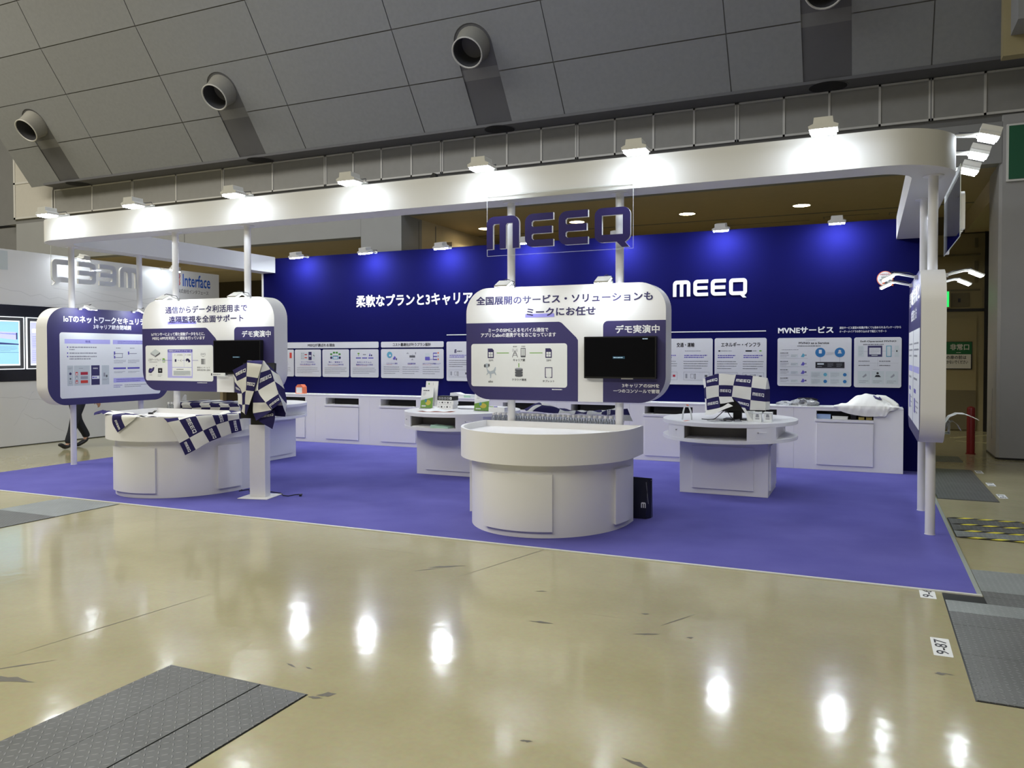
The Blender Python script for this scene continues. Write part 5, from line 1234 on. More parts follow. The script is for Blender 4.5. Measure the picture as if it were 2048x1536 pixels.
# over the bottles behind the left counter
t = towel('checkered towel spread over the bottles behind the left counter', (-7.9, 8.0, 1.03))
C = [[(-8.47, 8.36, 1.030), (-8.36, 8.35, 1.034), (-8.20, 8.35, 1.036), (-8.04, 8.35, 1.034), (-7.87, 8.35, 1.034), (-7.70, 8.35, 1.034), (-7.53, 8.35, 1.034), (-7.37, 8.35, 1.034)],
     [(-8.47, 7.88, 1.028), (-8.343, 7.86, 1.034), (-8.196, 7.86, 1.036), (-8.028, 7.86, 1.034), (-7.862, 7.86, 1.035), (-7.697, 7.86, 1.034), (-7.530, 7.86, 1.036), (-7.365, 7.86, 1.044)],
     [(-8.454, 7.825, .947), (-8.332, 7.822, .959), (-8.164, 7.822, .962), (-7.996, 7.822, .973), (-7.832, 7.822, .980), (-7.664, 7.822, .984), (-7.504, 7.822, .991), (-7.347, 7.822, 1.00)],
     [(-8.458, 7.820, .860), (-8.357, 7.818, .870), (-8.182, 7.818, .872), (-8.013, 7.818, .880), (-7.853, 7.818, .882), (-7.694, 7.818, .888), (-7.535, 7.818, .890), (-7.371, 7.818, .90)]]
m2 = MB(); cloth(m2, C, 0, {(1, 1): 0, (1, 3): 0}, ripple=.006)
cloth(m2, [[(-8.47, 8.0, 1.13), (-8.43, 7.99, 1.12)], [(-8.49, 7.95, 1.05), (-8.38, 7.94, 1.045)]], 0, {}, single=CLOTHW, ripple=.004)
m2.build('cloth', t, smooth=60)
# rumpled over the bottles behind the central counter
t = towel('rumpled checkered towel lying along the bottles behind the central counter', (-2.95, 8.15, 1.05))
F = [[(-3.584, 8.30, 1.035), (-3.411, 8.32, 1.115), (-3.159, 8.32, 1.065), (-2.984, 8.32, 1.045), (-2.827, 8.32, 1.043), (-2.658, 8.32, 1.052), (-2.498, 8.32, 1.075)],
     [(-3.482, 8.15, 1.036), (-3.285, 8.12, 1.115), (-3.069, 8.12, 1.065), (-2.885, 8.12, 1.048), (-2.745, 8.10, 1.052), (-2.581, 8.10, 1.058), (-2.428, 8.10, 1.085)],
     [(-3.419, 8.00, 1.034), (-3.337, 7.98, 1.04), (-3.037, 7.98, 1.032), (-2.856, 7.98, 1.032), (-2.718, 7.98, 1.032), (-2.549, 7.98, 1.032), (-2.398, 7.98, 1.032)]]
m2 = MB(); cloth(m2, F, 1, {(1, 2): 3, (1, 4): 3, (0, 1): 3, (1, 5): 3}, ripple=.010)
m2.build('cloth', t, smooth=60)
t = towel('corner of a checkered towel poking out right of the post behind the central counter', (-2.27, 8.05, .98))
m2 = MB(); cloth(m2, [[(-2.36, 8.10, 1.09), (-2.300, 8.10, 1.095)], [(-2.325, 8.05, 1.03), (-2.262, 8.06, 1.03)]], 1, {}, single=CLOTHN, ripple=.002)
cloth(m2, [[(-2.325, 8.05, 1.03), (-2.262, 8.06, 1.03)], [(-2.33, 8.0, .975), (-2.225, 8.04, .968)]], 1, {}, single=CLOTHW, ripple=.002)
cloth(m2, [[(-2.38, 8.1, 1.00), (-2.31, 8.02, .99)], [(-2.38, 8.1, .86), (-2.33, 8.0, .86)]], 1, {}, single=CLOTHN, ripple=.003)
m2.build('cloth', t, smooth=60)

# ------------------------------------------------------------------ kiosk post with a covered touch screen
kc, ka = Vector((-6.462, 7.205, CZ)), radians(13)
k1 = thing('kiosk_stand', 'white square kiosk post on a flat base beside the left counter', 'kiosk', tuple(kc), ka)
def kb(name, x0, x1, y0, y1, z0, z1, m, bevel=.002):
    b = MB(); b.box(x0, x1, y0, y1, z0, z1, m); return b.build(name, k1, world=False, bevel=bevel)
kb('base_plate', -.185, .185, -.185, .185, 0, .008, WHITEB); kb('post', -.098, .098, -.06, .06, .008, .845, POLE)
kb('neck', -.085, .085, -.05, .05, .845, .93, BLACK)
b = MB(); ta = radians(10)
b.obox((0, -.02, 1.24), (.20, 0, 0), (0, .022 * cos(ta), -.022 * sin(ta)), (0, .32 * sin(ta) * .6, .32), BLACK); b.build('touch_screen', k1, world=False)
t = towel('checkered towel thrown over the kiosk screen, hanging in folds', (-6.4, 7.05, 1.3))
m2 = MB()
lat = dict(mid=[[(-6.525, 7.080, 1.599), (-6.292, 7.080, 1.602)], [(-6.455, 7.000, 1.578), (-6.238, 7.000, 1.558)], [(-6.448, 6.985, 1.421), (-6.285, 6.985, 1.403)], [(-6.458, 6.980, 1.261), (-6.339, 6.980, 1.253)], [(-6.477, 6.985, 1.103), (-6.412, 6.985, 1.098)], [(-6.483, 6.990, .992), (-6.466, 6.990, .975)]],
 left=[[(-6.689, 7.020, 1.489), (-6.475, 7.03, 1.583)], [(-6.605, 7.000, 1.365), (-6.462, 7.0, 1.419)], [(-6.535, 7.000, 1.223), (-6.465, 6.995, 1.258)], [(-6.530, 7.000, 1.090), (-6.480, 6.995, 1.101)], [(-6.540, 7.000, 1.016), (-6.485, 7.0, .983)]],
 leftside=[[(-6.709, 7.050, 1.450), (-6.610, 7.003, 1.365)], [(-6.716, 7.080, 1.351), (-6.572, 7.008, 1.284)], [(-6.690, 7.090, 1.216), (-6.545, 7.008, 1.223)], [(-6.667, 7.090, 1.095), (-6.535, 7.008, 1.090)], [(-6.619, 7.080, 1.015), (-6.527, 7.008, 1.009)]],
 right=[[(-6.274, 7.060, 1.598), (-6.264, 7.070, 1.597)], [(-6.260, 7.000, 1.466), (-6.198, 7.090, 1.500)], [(-6.269, 6.970, 1.264), (-6.128, 7.080, 1.370)], [(-6.154, 6.960, 1.131), (-6.055, 7.060, 1.225)], [(-6.087, 6.980, 1.047), (-6.005, 7.050, 1.140)]],
 rightin=[[(-6.269, 7.020, 1.52), (-6.250, 7.000, 1.50)], [(-6.375, 7.030, 1.250), (-6.271, 6.974, 1.264)], [(-6.402, 7.030, 1.119), (-6.158, 6.967, 1.131)], [(-6.385, 7.020, .999), (-6.087, 6.984, 1.047)], [(-6.332, 7.000, .919), (-6.316, 6.990, .920)]],
 bot=[[(-6.283, 7.030, .995), (-6.106, 7.050, 1.045)], [(-6.309, 7.020, .921), (-6.092, 7.040, .944)], [(-6.275, 7.020, .896), (-6.129, 7.040, .825)]])
cloth(m2, lat['mid'], 1, {(2, 0): 0}, ripple=.003); cloth(m2, lat['left'], 1, {(0, 0): 0}, ripple=.004); cloth(m2, lat['leftside'], 0, {(1, 0): 0}, ripple=.004)
cloth(m2, lat['right'], 0, {(1, 0): 0, (3, 0): 0}, ripple=.004); cloth(m2, lat['rightin'], 0, {}, ripple=.004); cloth(m2, lat['bot'], 1, {(0, 0): 0}, ripple=.003, single=CLOTHN)
# the back of the towel closes the bundle
cloth(m2, [[(-6.292, 7.08, 1.602), (-6.525, 7.08, 1.599)], [(-6.15, 7.19, 1.42), (-6.66, 7.18, 1.42)], [(-6.12, 7.24, 1.25), (-6.69, 7.22, 1.25)], [(-6.10, 7.25, 1.08), (-6.66, 7.24, 1.08)], [(-6.13, 7.26, .95), (-6.62, 7.26, .97)]], 0, {}, ripple=.008)
cloth(m2, [[(-6.264, 7.07, 1.597), (-6.292, 7.09, 1.60)], [(-6.198, 7.09, 1.50), (-6.16, 7.18, 1.44)], [(-6.128, 7.08, 1.37), (-6.12, 7.24, 1.27)], [(-6.055, 7.06, 1.225), (-6.10, 7.25, 1.10)], [(-6.005, 7.05, 1.14), (-6.12, 7.26, .98)]], 1, {}, ripple=.004)
m2.build('cloth', t, smooth=60)
t = thing('power_cord', 'black power cord trailing on the carpet from the left counter past the kiosk', 'cord', (-6.6, 7.4, CZ))
m2 = MB(); m2.tube([(-6.975, 7.46, .016), (-6.93, 7.36, .016), (-6.90, 7.50, .016), (-6.80, 7.40, .016), (-6.74, 7.47, .016), (-6.66, 7.50, .016), (-6.36, 7.45, .016), (-6.30, 7.40, .016), (-6.24, 7.34, .016), (-6.16, 7.34, .016), (-6.15, 7.44, .016), (-6.09, 7.50, .016), (-6.05, 7.43, .016)], .0055, CORDM, 6); m2.build('cable', t)
m2 = MB(); m2.obox((-6.045, 7.415, .022), (.012, -.018, 0), (.012, .008, 0), (0, 0, .010), CORDM); m2.build('plug', t)
t = thing('cable_clip', 'small black clip lying in the tray of the left counter', 'clip', (-8.47, 7.45, .9))
m2 = MB(); m2.obox((-8.49, 7.45, .908), (.025, .01, 0), (-.006, .015, 0), (0, 0, .012), BLACK); m2.tube([(-8.47, 7.46, .915), (-8.44, 7.47, .94), (-8.43, 7.45, .92), (-8.41, 7.47, .945)], .006, BLACK, 6); m2.build('clip', t)

# ------------------------------------------------------------------ right desk: cloth-covered monitor, boxes, cables
t = thing('monitor', 'black monitor almost hidden by the checkered cloth on the right desk', 'monitor', (-1.42, 9.74, .888))
m2 = MB(); m2.box(-1.755, -1.085, 9.69, 9.73, .985, 1.375, BLACK); m2.build('casing', t, bevel=.004)
m2 = MB(); m2.box(-1.46, -1.36, 9.73, 9.76, .895, 1.15, BLACK); m2.build('stand', t)
m2 = MB(); m2.box(-1.56, -1.27, 9.62, 9.86, .8885, .898, BLACK); m2.build('foot', t)
t = towel('checkered cloth hung over the monitor on the right desk', (-1.42, 9.66, 1.2))
m2 = MB()
cloth(m2, [[(-1.780, 9.66, 1.380), (-1.619, 9.66, 1.432), (-1.422, 9.66, 1.420), (-1.227, 9.66, 1.412), (-1.062, 9.66, 1.386)], [(-1.760, 9.60, 1.276), (-1.606, 9.58, 1.299), (-1.441, 9.60, 1.296), (-1.232, 9.58, 1.278), (-1.075, 9.60, 1.258)], [(-1.751, 9.58, 1.131), (-1.602, 9.56, 1.165), (-1.455, 9.58, 1.164), (-1.238, 9.56, 1.132), (-1.073, 9.58, 1.114)]], 1, {(0, 0): 0, (0, 2): 0, (1, 1): 0, (1, 3): 0}, ripple=.004)
cloth(m2, [[(-1.751, 9.58, 1.131), (-1.602, 9.56, 1.165)], [(-1.743, 9.57, .999), (-1.579, 9.52, 1.040)]], 1, {(0, 0): 0}, ripple=.003)
cloth(m2, [[(-1.455, 9.58, 1.164), (-1.238, 9.56, 1.132), (-1.073, 9.58, 1.114)], [(-1.311, 9.50, 1.033), (-1.245, 9.55, 1.016), (-1.071, 9.57, 1.016)]], 1, {(0, 0): 0}, ripple=.003)
cloth(m2, [[(-1.602, 9.56, 1.165), (-1.455, 9.58, 1.164)], [(-1.576, 9.50, 1.084), (-1.420, 9.52, 1.109)]], 0, {}, ripple=.006, single=CLOTHW)
cloth(m2, [[(-1.751, 9.56, .995), (-1.579, 9.52, 1.037), (-1.479, 9.47, 1.094)], [(-1.753, 9.50, .945), (-1.640, 9.45, .965), (-1.418, 9.42, 1.067)]], 0, {}, ripple=.005, single=CLOTHW)
cloth(m2, [[(-1.33, 9.48, 1.05), (-1.29, 9.50, 1.04)], [(-1.27, 9.44, .96), (-1.24, 9.46, .96)], [(-1.25, 9.42, .895), (-1.19, 9.44, .895)]], 0, {}, ripple=.002, single=CLOTHW)
cloth(m2, [[(-1.062, 9.66, 1.386), (-1.076, 9.85, 1.366)], [(-1.075, 9.60, 1.258), (-1.05, 9.80, 1.256)], [(-1.073, 9.58, 1.114), (-1.048, 9.80, 1.105)], [(-1.072, 9.58, 1.019), (-1.05, 9.80, 1.008)]], 0, {}, ripple=.003)
cloth(m2, [[(-1.842, 9.85, 1.367), (-1.780, 9.66, 1.380)], [(-1.822, 9.80, 1.250), (-1.760, 9.60, 1.276)], [(-1.810, 9.80, 1.128), (-1.751, 9.58, 1.131)], [(-1.805, 9.80, .972), (-1.743, 9.57, .989)]], 0, {}, ripple=.003)
cloth(m2, [[(-1.842, 9.85, 1.367), (-1.66, 9.85, 1.425), (-1.45, 9.85, 1.415), (-1.26, 9.85, 1.405), (-1.076, 9.85, 1.366)], [(-1.80, 9.86, 1.05), (-1.64, 9.87, 1.05), (-1.45, 9.87, 1.05), (-1.25, 9.87, 1.05), (-1.06, 9.86, 1.05)]], 0, {}, ripple=.004)
cloth(m2, [[(-1.780, 9.66, 1.380), (-1.619, 9.66, 1.432), (-1.422, 9.66, 1.420), (-1.227, 9.66, 1.412), (-1.062, 9.66, 1.386)], [(-1.842, 9.85, 1.367), (-1.66, 9.85, 1.425), (-1.45, 9.85, 1.415), (-1.26, 9.85, 1.405), (-1.076, 9.85, 1.366)]], 1, {}, ripple=.004)
m2.build('cloth', t, smooth=60)
DT = .8885
for nm, lb, m_, pts in (('power_cord', 'black cables coiled under the cloth on the right desk', CORDM, [(-1.80, 9.56, .893), (-1.72, 9.50, .893), (-1.66, 9.60, .895), (-1.60, 9.66, .95), (-1.53, 9.62, 1.0), (-1.46, 9.55, .93), (-1.40, 9.42, .893), (-1.48, 9.34, .893), (-1.56, 9.36, .893), (-1.50, 9.46, .893), (-1.40, 9.52, .893), (-1.33, 9.44, .9)]),
                        ('data_cord', 'grey cables lying in loops before the covered monitor', GREYM, [(-1.70, 9.36, .893), (-1.62, 9.30, .893), (-1.52, 9.38, .893), (-1.58, 9.48, .893), (-1.46, 9.44, .893), (-1.38, 9.34, .893), (-1.32, 9.42, .893), (-1.42, 9.50, .893), (-1.36, 9.56, .9)])):
    t = thing(nm, lb, 'cord', pts[0])
    sm = [Vector(p) for p in pts]; fine = []
    for i in range(len(sm) - 1):
        a0, a1, a2, a3 = sm[max(0, i - 1)], sm[i], sm[i + 1], sm[min(len(sm) - 1, i + 2)]
        for q in range(6):
            u = q / 6; fine.append(.5 * (2 * a1 + (a2 - a0) * u + (2 * a0 - 5 * a1 + 4 * a2 - a3) * u * u + (3 * a1 - a0 - 3 * a2 + a3) * u ** 3))
    m2 = MB(); m2.tube(fine + [sm[-1]], .005, m_, 6); m2.build('cable', t)
t = thing('paper_sheet', 'white sheet of paper flat on the right desk before the monitor', 'paper sheet', (-1.44, 9.22, DT)); m2 = MB(); m2.prism([[(-1.60, 9.20), (-1.28, 9.10), (-1.22, 9.26), (-1.53, 9.36)]], (0, 0, DT), X3, Y3, Z3, .0012, PAPER); m2.build('sheet', t)
for k, (x, y, a) in enumerate(((-1.235, 9.56, .15), (-1.145, 9.45, .05), (-1.03, 9.47, -.05))):
    t = thing('small_box', ['leftmost', 'middle', 'rightmost'][k] + ' of the three small wrapped white boxes on the right desk', 'box', (x, y, DT), a, 'wrapped boxes on the right desk')
    b = MB(); b.box(-.046, .046, -.04, .04, 0, .115, PAPER); b.build('carton', t, world=False, bevel=.003)
    b = MB(); b.add([(-.053, -.05, .112), (.055, -.048, .108), (.05, .048, .118), (-.05, .05, .112), (-.056, -.055, .096), (.06, -.056, .09)], [(0, 1, 2, 3), (4, 5, 1, 0)], POLY); b.build('wrapper', t, world=False)
    if k: 
        b = MB(); b.box(-.022, .022, -.0415, -.0405, .035, .042, GREYD); b.add([(-.02, -.0415, .055), (.02, -.0415, .055), (.012, -.0415, .095), (-.015, -.0415, .09)], [(0, 1, 2, 3)], GREYM); b.build('print', t, world=False)
t = thing('card_ring', 'bent white card forming an arch with a coral tip on the right desk', 'card', (-1.95, 9.45, DT))
m2 = MB(); P = [(-2.01, .0), (-2.0, .09), (-1.985, .15), (-1.96, .178), (-1.935, .165), (-1.91, .10), (-1.90, .0)]
for i in range(6):
    (a, b), (c, d) = P[i], P[i + 1]; m2.obox(((a + c) / 2, 9.45, DT + (b + d) / 2), ((c - a) / 2, 0, (d - b) / 2), (0, .035, 0), Vector((d - b, 0, -(c - a))).normalized() * .003, ORANGE if i == 3 else PAPER)
m2.build('card', t)
t = thing('brochure', 'white and coral leaflet lying flat beside the bent card', 'leaflet', (-2.02, 9.28, DT)); m2 = MB(); m2.prism([[(-2.13, 9.30), (-1.92, 9.18), (-1.88, 9.30), (-2.08, 9.42)]], (0, 0, DT), X3, Y3, Z3, .003, PAPER); m2.build('sheet', t); m2 = MB(); m2.prism([[(-1.95, 9.20), (-1.92, 9.185), (-1.89, 9.30), (-1.92, 9.31)]], (0, 0, DT + .003), X3, Y3, Z3, .0006, ORANGE); m2.build('coral_stripe', t)

# ------------------------------------------------------------------ left middle desk: brochures, boxes, papers
def holder(label, x, y, rz, w, h, tilt, second):
    t = thing('brochure_stand', label, 'brochure stand', (x, y, DT), rz, 'acrylic brochure stands')
    tl = radians(tilt); up = Vector((0, sin(tl), cos(tl))); bk = Vector((0, cos(tl), -sin(tl)))
    b = MB(); b.box(-w / 2, w / 2, -.05, .09, 0, .004, ACRYL); b.obox(Vector((0, -.035, .004)) + up * h * .28, (w / 2, 0, 0), bk * .0015, up * h * .28, ACRYL); b.obox(Vector((0, .01, .004)) + up * h * .42, (w / 2, 0, 0), bk * .0015, up * h * .42, ACRYL); b.build('acrylic_stand', t, world=False)
    b = MB(); b.obox(Vector((0, -.015, .006)) + up * h / 2, (w / 2 - .006, 0, 0), bk * .010, up * h / 2, PAPER); lf = b.build('leaflet', t, world=False)
    O = Vector((-w / 2 + .006, -.015, .006)) - bk * .0108; g = G(O, X3, up); W = w - .012
    g.poly([(0, 0), (W, 0), (W, h * .52), (0, h * .36)], LIMEG, .3); g.disc(W * .42, h * .35, W * .09, TEALP, 1, h * .09); g.disc(W * .62, h * .26, W * .22, YELLOWP, .7, h * .13); g.rect(W * .1, h * .06, W * .45, h * .13, PAPER, 1); g.lines(W * .15, h * .82, W * .9, h * .88, 1, GREYD, 1, .8); g.lines(W * .15, h * .60, W * .4, h * .78, 4, GREYM, 1, .3)
    g.mb.build('leaflet_print', lf, world=False, smooth=0)
    if second:
        b = MB(); b.obox(Vector((.035, .05, .03)) + up * (h * .62), (w / 2 - .006, 0, 0), bk * .010, up * h * .60, TSKIN); l2 = b.build('leaflet', t, world=False)
        g = G(Vector((.035 - w / 2 + .006, .05, .03)) - bk * .0108, X3, up); g.rect(W * .2, h * 1.05, W * .3, h * 1.12, GREENP, .3); g.rect(W * .6, h * 1.02, W * .62, h * 1.15, GREYM, .3); g.mb.build('leaflet_print', l2, world=False, smooth=0)
holder('acrylic brochure stand with two green and white leaflets on the left of the middle desk', -5.80, 9.92, .12, .20, .30, 12, True)
holder('acrylic brochure stand with one green leaflet beside the central sign', -4.83, 9.76, -.05, .24, .26, 6, False)
for k, (dx, dz) in enumerate(((0, 0), (.012, .062), (.012, .124))):
    t = thing('device_box', ['bottom pale', 'middle pale', 'top dark'][k] + ' box of the stack of three device boxes on the middle desk', 'box', (-5.50 + dx, 9.98, DT + dz), 0, 'device boxes in a stack')
    b = MB(); b.box(-.13, .13, -.075, .075, 0, .060, BLACK if k == 2 else TSKIN); cb = b.build('carton', t, world=False, bevel=.002)
    g = G((-.13, -.0755, 0), X3, Z3)
    for i in range(5):
        x = .02 + i * .045
        if k == 2: g.rect(x, .012, x + .034, .046, GREYM if i < 4 else PAPER, .3, .004); g.rect(x + .010, .022, x + .022, .036, BLACKP, 1)
        else: g.disc(x + .016, .03, .012 if i % 2 else .008, BLACKP if i in (1, 3) else GREYM, .3)
    g.mb.build('box_print', cb, world=False, smooth=0)
t = thing('papers', 'loose white and orange papers lying at the front of the middle desk', 'paper sheet', (-5.40, 9.42, DT))
m2 = MB(); cloth(m2, [[(-5.62, 9.52, .892), (-5.46, 9.56, .93), (-5.30, 9.58, .90), (-5.14, 9.58, .905)], [(-5.64, 9.36, .892), (-5.50, 9.34, .895), (-5.32, 9.36, .893), (-5.13, 9.40, .898)]], 0, {}, single=PAPER, ripple=.006); m2.build('white_sheet', t)
m2 = MB(); cloth(m2, [[(-5.60, 9.50, .8895), (-5.38, 9.54, .890), (-5.12, 9.54, .8895)], [(-5.62, 9.335, .8895), (-5.42, 9.31, .890), (-5.11, 9.37, .8895)]], 0, {}, single=ORANGE, ripple=0); m2.build('orange_sheet', t)
t = thing('carton', 'small pale carton with pens on it at the right of the middle desk', 'box', (-4.58, 9.72, DT)); m2 = MB(); m2.box(-4.69, -4.45, 9.67, 9.79, DT, DT + .062, TSKIN); m2.build('body', t, bevel=.002)
for a, m_ in ((-4.68, LIMEG), (-4.62, LILAC2)): m2 = MB(); m2.tube([(a, 9.69, DT + .067), (a + .05, 9.70, DT + .067)], .006, m_, 6); m2.build('pen', t)
t = thing('paper_bundle', 'mint green paper bundle in the slot of the middle desk', 'papers', (-5.10, 9.30, .70)); m2 = MB(); m2.prism([[(-5.24, .701), (-4.97, .701), (-4.98, .725), (-5.10, .730), (-5.23, .742)]], (0, 9.20, 0), X3, Z3, -Y3, .16, MINT); m2.build('sheets', t)
t = thing('paper_bundle', 'flat white papers in the left of the middle desk slot', 'papers', (-5.44, 9.26, .70)); m2 = MB(); m2.box(-5.56, -5.27, 9.12, 9.40, .7008, .712, PAPER); m2.build('sheets', t)
t = thing('power_cord', 'thin dark cable behind the boxes on the middle desk', 'cord', (-5.2, 10.0, DT)); m2 = MB(); m2.tube([(-5.36, 10.05, .895), (-5.28, 9.98, .893), (-5.18, 9.99, .893), (-5.08, 10.02, .893), (-4.98, 10.0, .893)], .005, CORDM, 6); m2.build('cable', t)

# ------------------------------------------------------------------ things on the wall cabinets
CT = .9155
t = thing('paper_bundle', 'white and mint paper stack on the wall cabinets behind the middle desk', 'papers', (-6.45, 12.28, CT)); m2 = MB(); m2.prism([[(-6.66, CT), (-6.26, CT), (-6.26, CT + .05), (-6.45, CT + .055), (-6.54, CT + .085), (-6.65, CT + .08)]], (0, 12.36, 0), X3, Z3, -Y3, .18, PAPER); m2.build('sheets', t); m2 = MB(); m2.box(-6.38, -6.255, 12.175, 12.18, CT + .004, CT + .04, MINT); m2.build('mint_sheet', t)
t = thing('tent_card', 'small white and coral house-shaped card on the left wall cabinet', 'card', (-9.96, 12.25, CT)); m2 = MB(); m2.prism([[(-10.06, CT), (-9.88, CT), (-9.885, CT + .13), (-9.93, CT + .175), (-10.01, CT + .175), (-10.055, CT + .13)]], (0, 12.33, 0), X3, Z3, -Y3, .12, ORANGE); m2.build('card', t, bevel=.002); g = G((0, 12.2095, 0), X3, Z3); g.rect(-10.04, CT + .012, -9.90, CT + .12, PAPER, .5); g.build('white_panel', t)
t = thing('leaflet', 'thin white leaflet lying on the wall cabinet right of the tent card', 'leaflet', (-9.65, 12.24, CT)); m2 = MB(); m2.box(-9.78, -9.48, 12.16, 12.34, CT, CT + .008, PAPER); m2.build('sheets', t)
def lump(mb, c, r, m, n=(18, 10), k=.16, seed=1):
    rnd = random.Random(seed); ph = [rnd.uniform(0, 6) for _ in range(6)]
    V = []
    for j in range(n[1] + 1):
        v = pi / 2 * j / n[1]
        for i in range(n[0]):
            u = 2 * pi * i / n[0]
            w = 1 + k * (sin(3 * u + ph[0]) * cos(4 * v + ph[1]) + .6 * sin(7 * u + ph[2]) * sin(5 * v + ph[3]))
            V.append((c[0] + r[0] * cos(u) * cos(v) ** .45 * w, c[1] + r[1] * sin(u) * cos(v) ** .45 * w, c[2] + r[2] * sin(v) * (1 + k * .5 * sin(5 * u + ph[4]))))
    F = [(j * n[0] + i, j * n[0] + (i + 1) % n[0], (j + 1) * n[0] + (i + 1) % n[0], (j + 1) * n[0] + i) for j in range(n[1]) for i in range(n[0])]
    mb.add(V, F + [tuple(reversed(range(n[0])))], m)
t = thing('garment_bag', 'dark folded garments in a clear bag on the wall cabinets', 'bag', (-.83, 12.3, CT))
m2 = MB(); lump(m2, (-.83, 12.30, CT + .002), (.16, .11, .075), GREYD, seed=3); m2.build('folded_garment', t, smooth=50)
m2 = MB(); lump(m2, (-.80, 12.31, CT + .085), (.14, .08, .028), BLACK, seed=8); m2.build('folded_garment', t, smooth=50)
m2 = MB(); lump(m2, (-.82, 12.30, CT), (.185, .13, .10), POLY, k=.22, seed=5); m2.build('clear_bag', t, smooth=20)
t = thing('plastic_bag', 'empty crumpled clear bag left of the dark garments on the wall cabinets', 'bag', (-1.10, 12.28, CT)); m2 = MB(); lump(m2, (-1.10, 12.28, CT), (.11, .09, .055), POLY, k=.35, seed=11); m2.build('film', t, smooth=20)
# white T-shirt
t = thing('white_shirt', 'white cotton shirt crumpled over the right end of the wall cabinets', 'shirt', (0, 12.25, CT))
cols = [(-.434, .925, .908), (-.34, .962, .862), (-.244, .985, .828), (-.167, 1.060, .812), (-.08, 1.088, .800), (.002, 1.105, .792), (.111, 1.085, .795), (.19, 1.06, .800), (.236, 1.035, .80), (.285, 1.01, .872), (.34, .985, .885), (.405, .945, .924)]
rows = []
for j in range(5):
    R_ = []
    for x, zt, zh in cols:
        R_.append([(x, 12.44, CT + .006), (x, 12.36, max(CT + .01, zt - .01)), (x + .01, 12.23, max(CT + .02, zt - .045)), (x, 12.118, max(.925, .94) if zh < .9 else max(zh, CT + .008)), (x, 12.110 if zh < .9 else 12.13, zh if zh < .9 else CT + .006)][j])
    rows.append(R_)
m2 = MB(); cloth(m2, rows, 0, {}, single=SHIRT, ripple=.004, sub=5); m2.build('body', t, smooth=70)
m2 = MB(); m2.tube([(.09, 12.27, 1.075), (.12, 12.22, 1.05), (.18, 12.20, 1.035), (.16, 12.26, 1.06)], [.012, .016, .014, .008], NAVY, 8); m2.build('neck_label', t, smooth=50)
m2 = MB(); m2.tube([(.12, 12.34, 1.06), (.23, 12.33, 1.045), (.32, 12.30, .995), (.385, 12.27, .95), (.40, 12.25, .932)], [.03, .038, .034, .028, .016], SHIRT, 10); m2.build('sleeve', t, smooth=70)
# contents of the open slot under the shirt
SZ = .7372
def slot_item(name, label, cat, x0, x1, h, m, y0=12.17, extra=None):
    t = thing(name, label, cat, ((x0 + x1) / 2, y0 + .04, SZ)); m2 = MB(); m2.box(x0, x1, y0, y0 + .085, SZ, SZ + h, m); m2.build('carton' if m is not PAPER else 'pages', t, bevel=.002)
    if extra: 
        m2 = MB(); m2.box(x0 - .004, x1 + .004, y0 - .002, y0 + .085, SZ + h, SZ + h + .008, extra); m2.build('lid', t)
slot_item('box', 'pale blue box in the open slot under the white shirt', 'box', -.655, -.47, .068, BLUEBOX)
slot_item('magazine_pile', 'pile of white booklets in the open slot under the white shirt', 'booklets', -.448, -.245, .035, PAPER, extra=TSKIN)
slot_item('box', 'small black box between the booklets and the gold boxes', 'box', -.205, -.135, .055, BLACK, extra=GREYD)
slot_item('box', 'left one of two gold boxes in the open slot', 'box', -.105, -.030, .042, GOLDB, extra=BLACK)
slot_item('box', 'right one of two gold boxes in the open slot', 'box', -.008, .070, .042, GOLDB, extra=BLACK)

# navy carrier bag beside the central counter
t = thing('carrier_bag', 'navy paper carrier bag standing right of the central counter', 'bag', (-2.13, 7.84, CZ))
m2 = MB(); z0, z1 = CZ + .0005, .41
fl, fr, bl, br = (-2.27, 7.775), (-2.02, 7.785), (-2.25, 7.93), (-1.985, 7.925)
tfl, tfr, tbl, tbr = (-2.27, 7.80), (-2.005, 7.80), (-2.26, 7.91), (-1.985, 7.90)
V = [(*fl, z0), (*fr, z0), (*br, z0), (*bl, z0), (*tfl, z1), (*tfr, z1 - .01), (*tbr, z1 - .004), (*tbl, z1), (-1.985, 7.855, z0), (-2.015, 7.855, z1 - .02)]
m2.add(V, [(0, 3, 2, 8, 1), (0, 1, 5, 4), (1, 8, 9, 5), (8, 2, 6, 9), (2, 3, 7, 6), (3, 0, 4, 7)], NAVYBAG); m2.build('paper_body', t, smooth=0)
m2 = MB(); m2.add([(-2.265, 7.802, z1 - .015), (-2.007, 7.802, z1 - .025), (-2.010, 7.815, z1 - .055), (-2.265, 7.815, z1 - .055), (-2.02, 7.852, z1 - .03), (-1.99, 7.89, z1 - .02), (-1.992, 7.888, z1 - .05)], [(0, 1, 2, 3), (1, 4, 2), (4, 5, 6)], PAPER); m2.build('white_lining', t, smooth=0)
m2 = MB(); m2.tube([(-2.02, 7.80, z1 - .03), (-2.012, 7.798, .30), (-2.005, 7.80, .22), (-2.0, 7.81, .16)], .003, GREYM, 5); m2.build('handle_cord', t)
g = G((-2.07, 7.7865, .12), Vector((1, .04, .0)).normalized(), Vector((0, .06, 1)).normalized())
g.logo(0, 0, .20, .055, LETTER, 1); 
g.mb.v = [v for v in g.mb.v]
keep = [i for i, f in enumerate(g.mb.f) if all(g.mb.v[q][0] < -2.012 for q in f)]
g.mb.f = [g.mb.f[i] for i in keep]; g.mb.m = [g.mb.m[i] for i in keep]
g.build('logo_print', t)

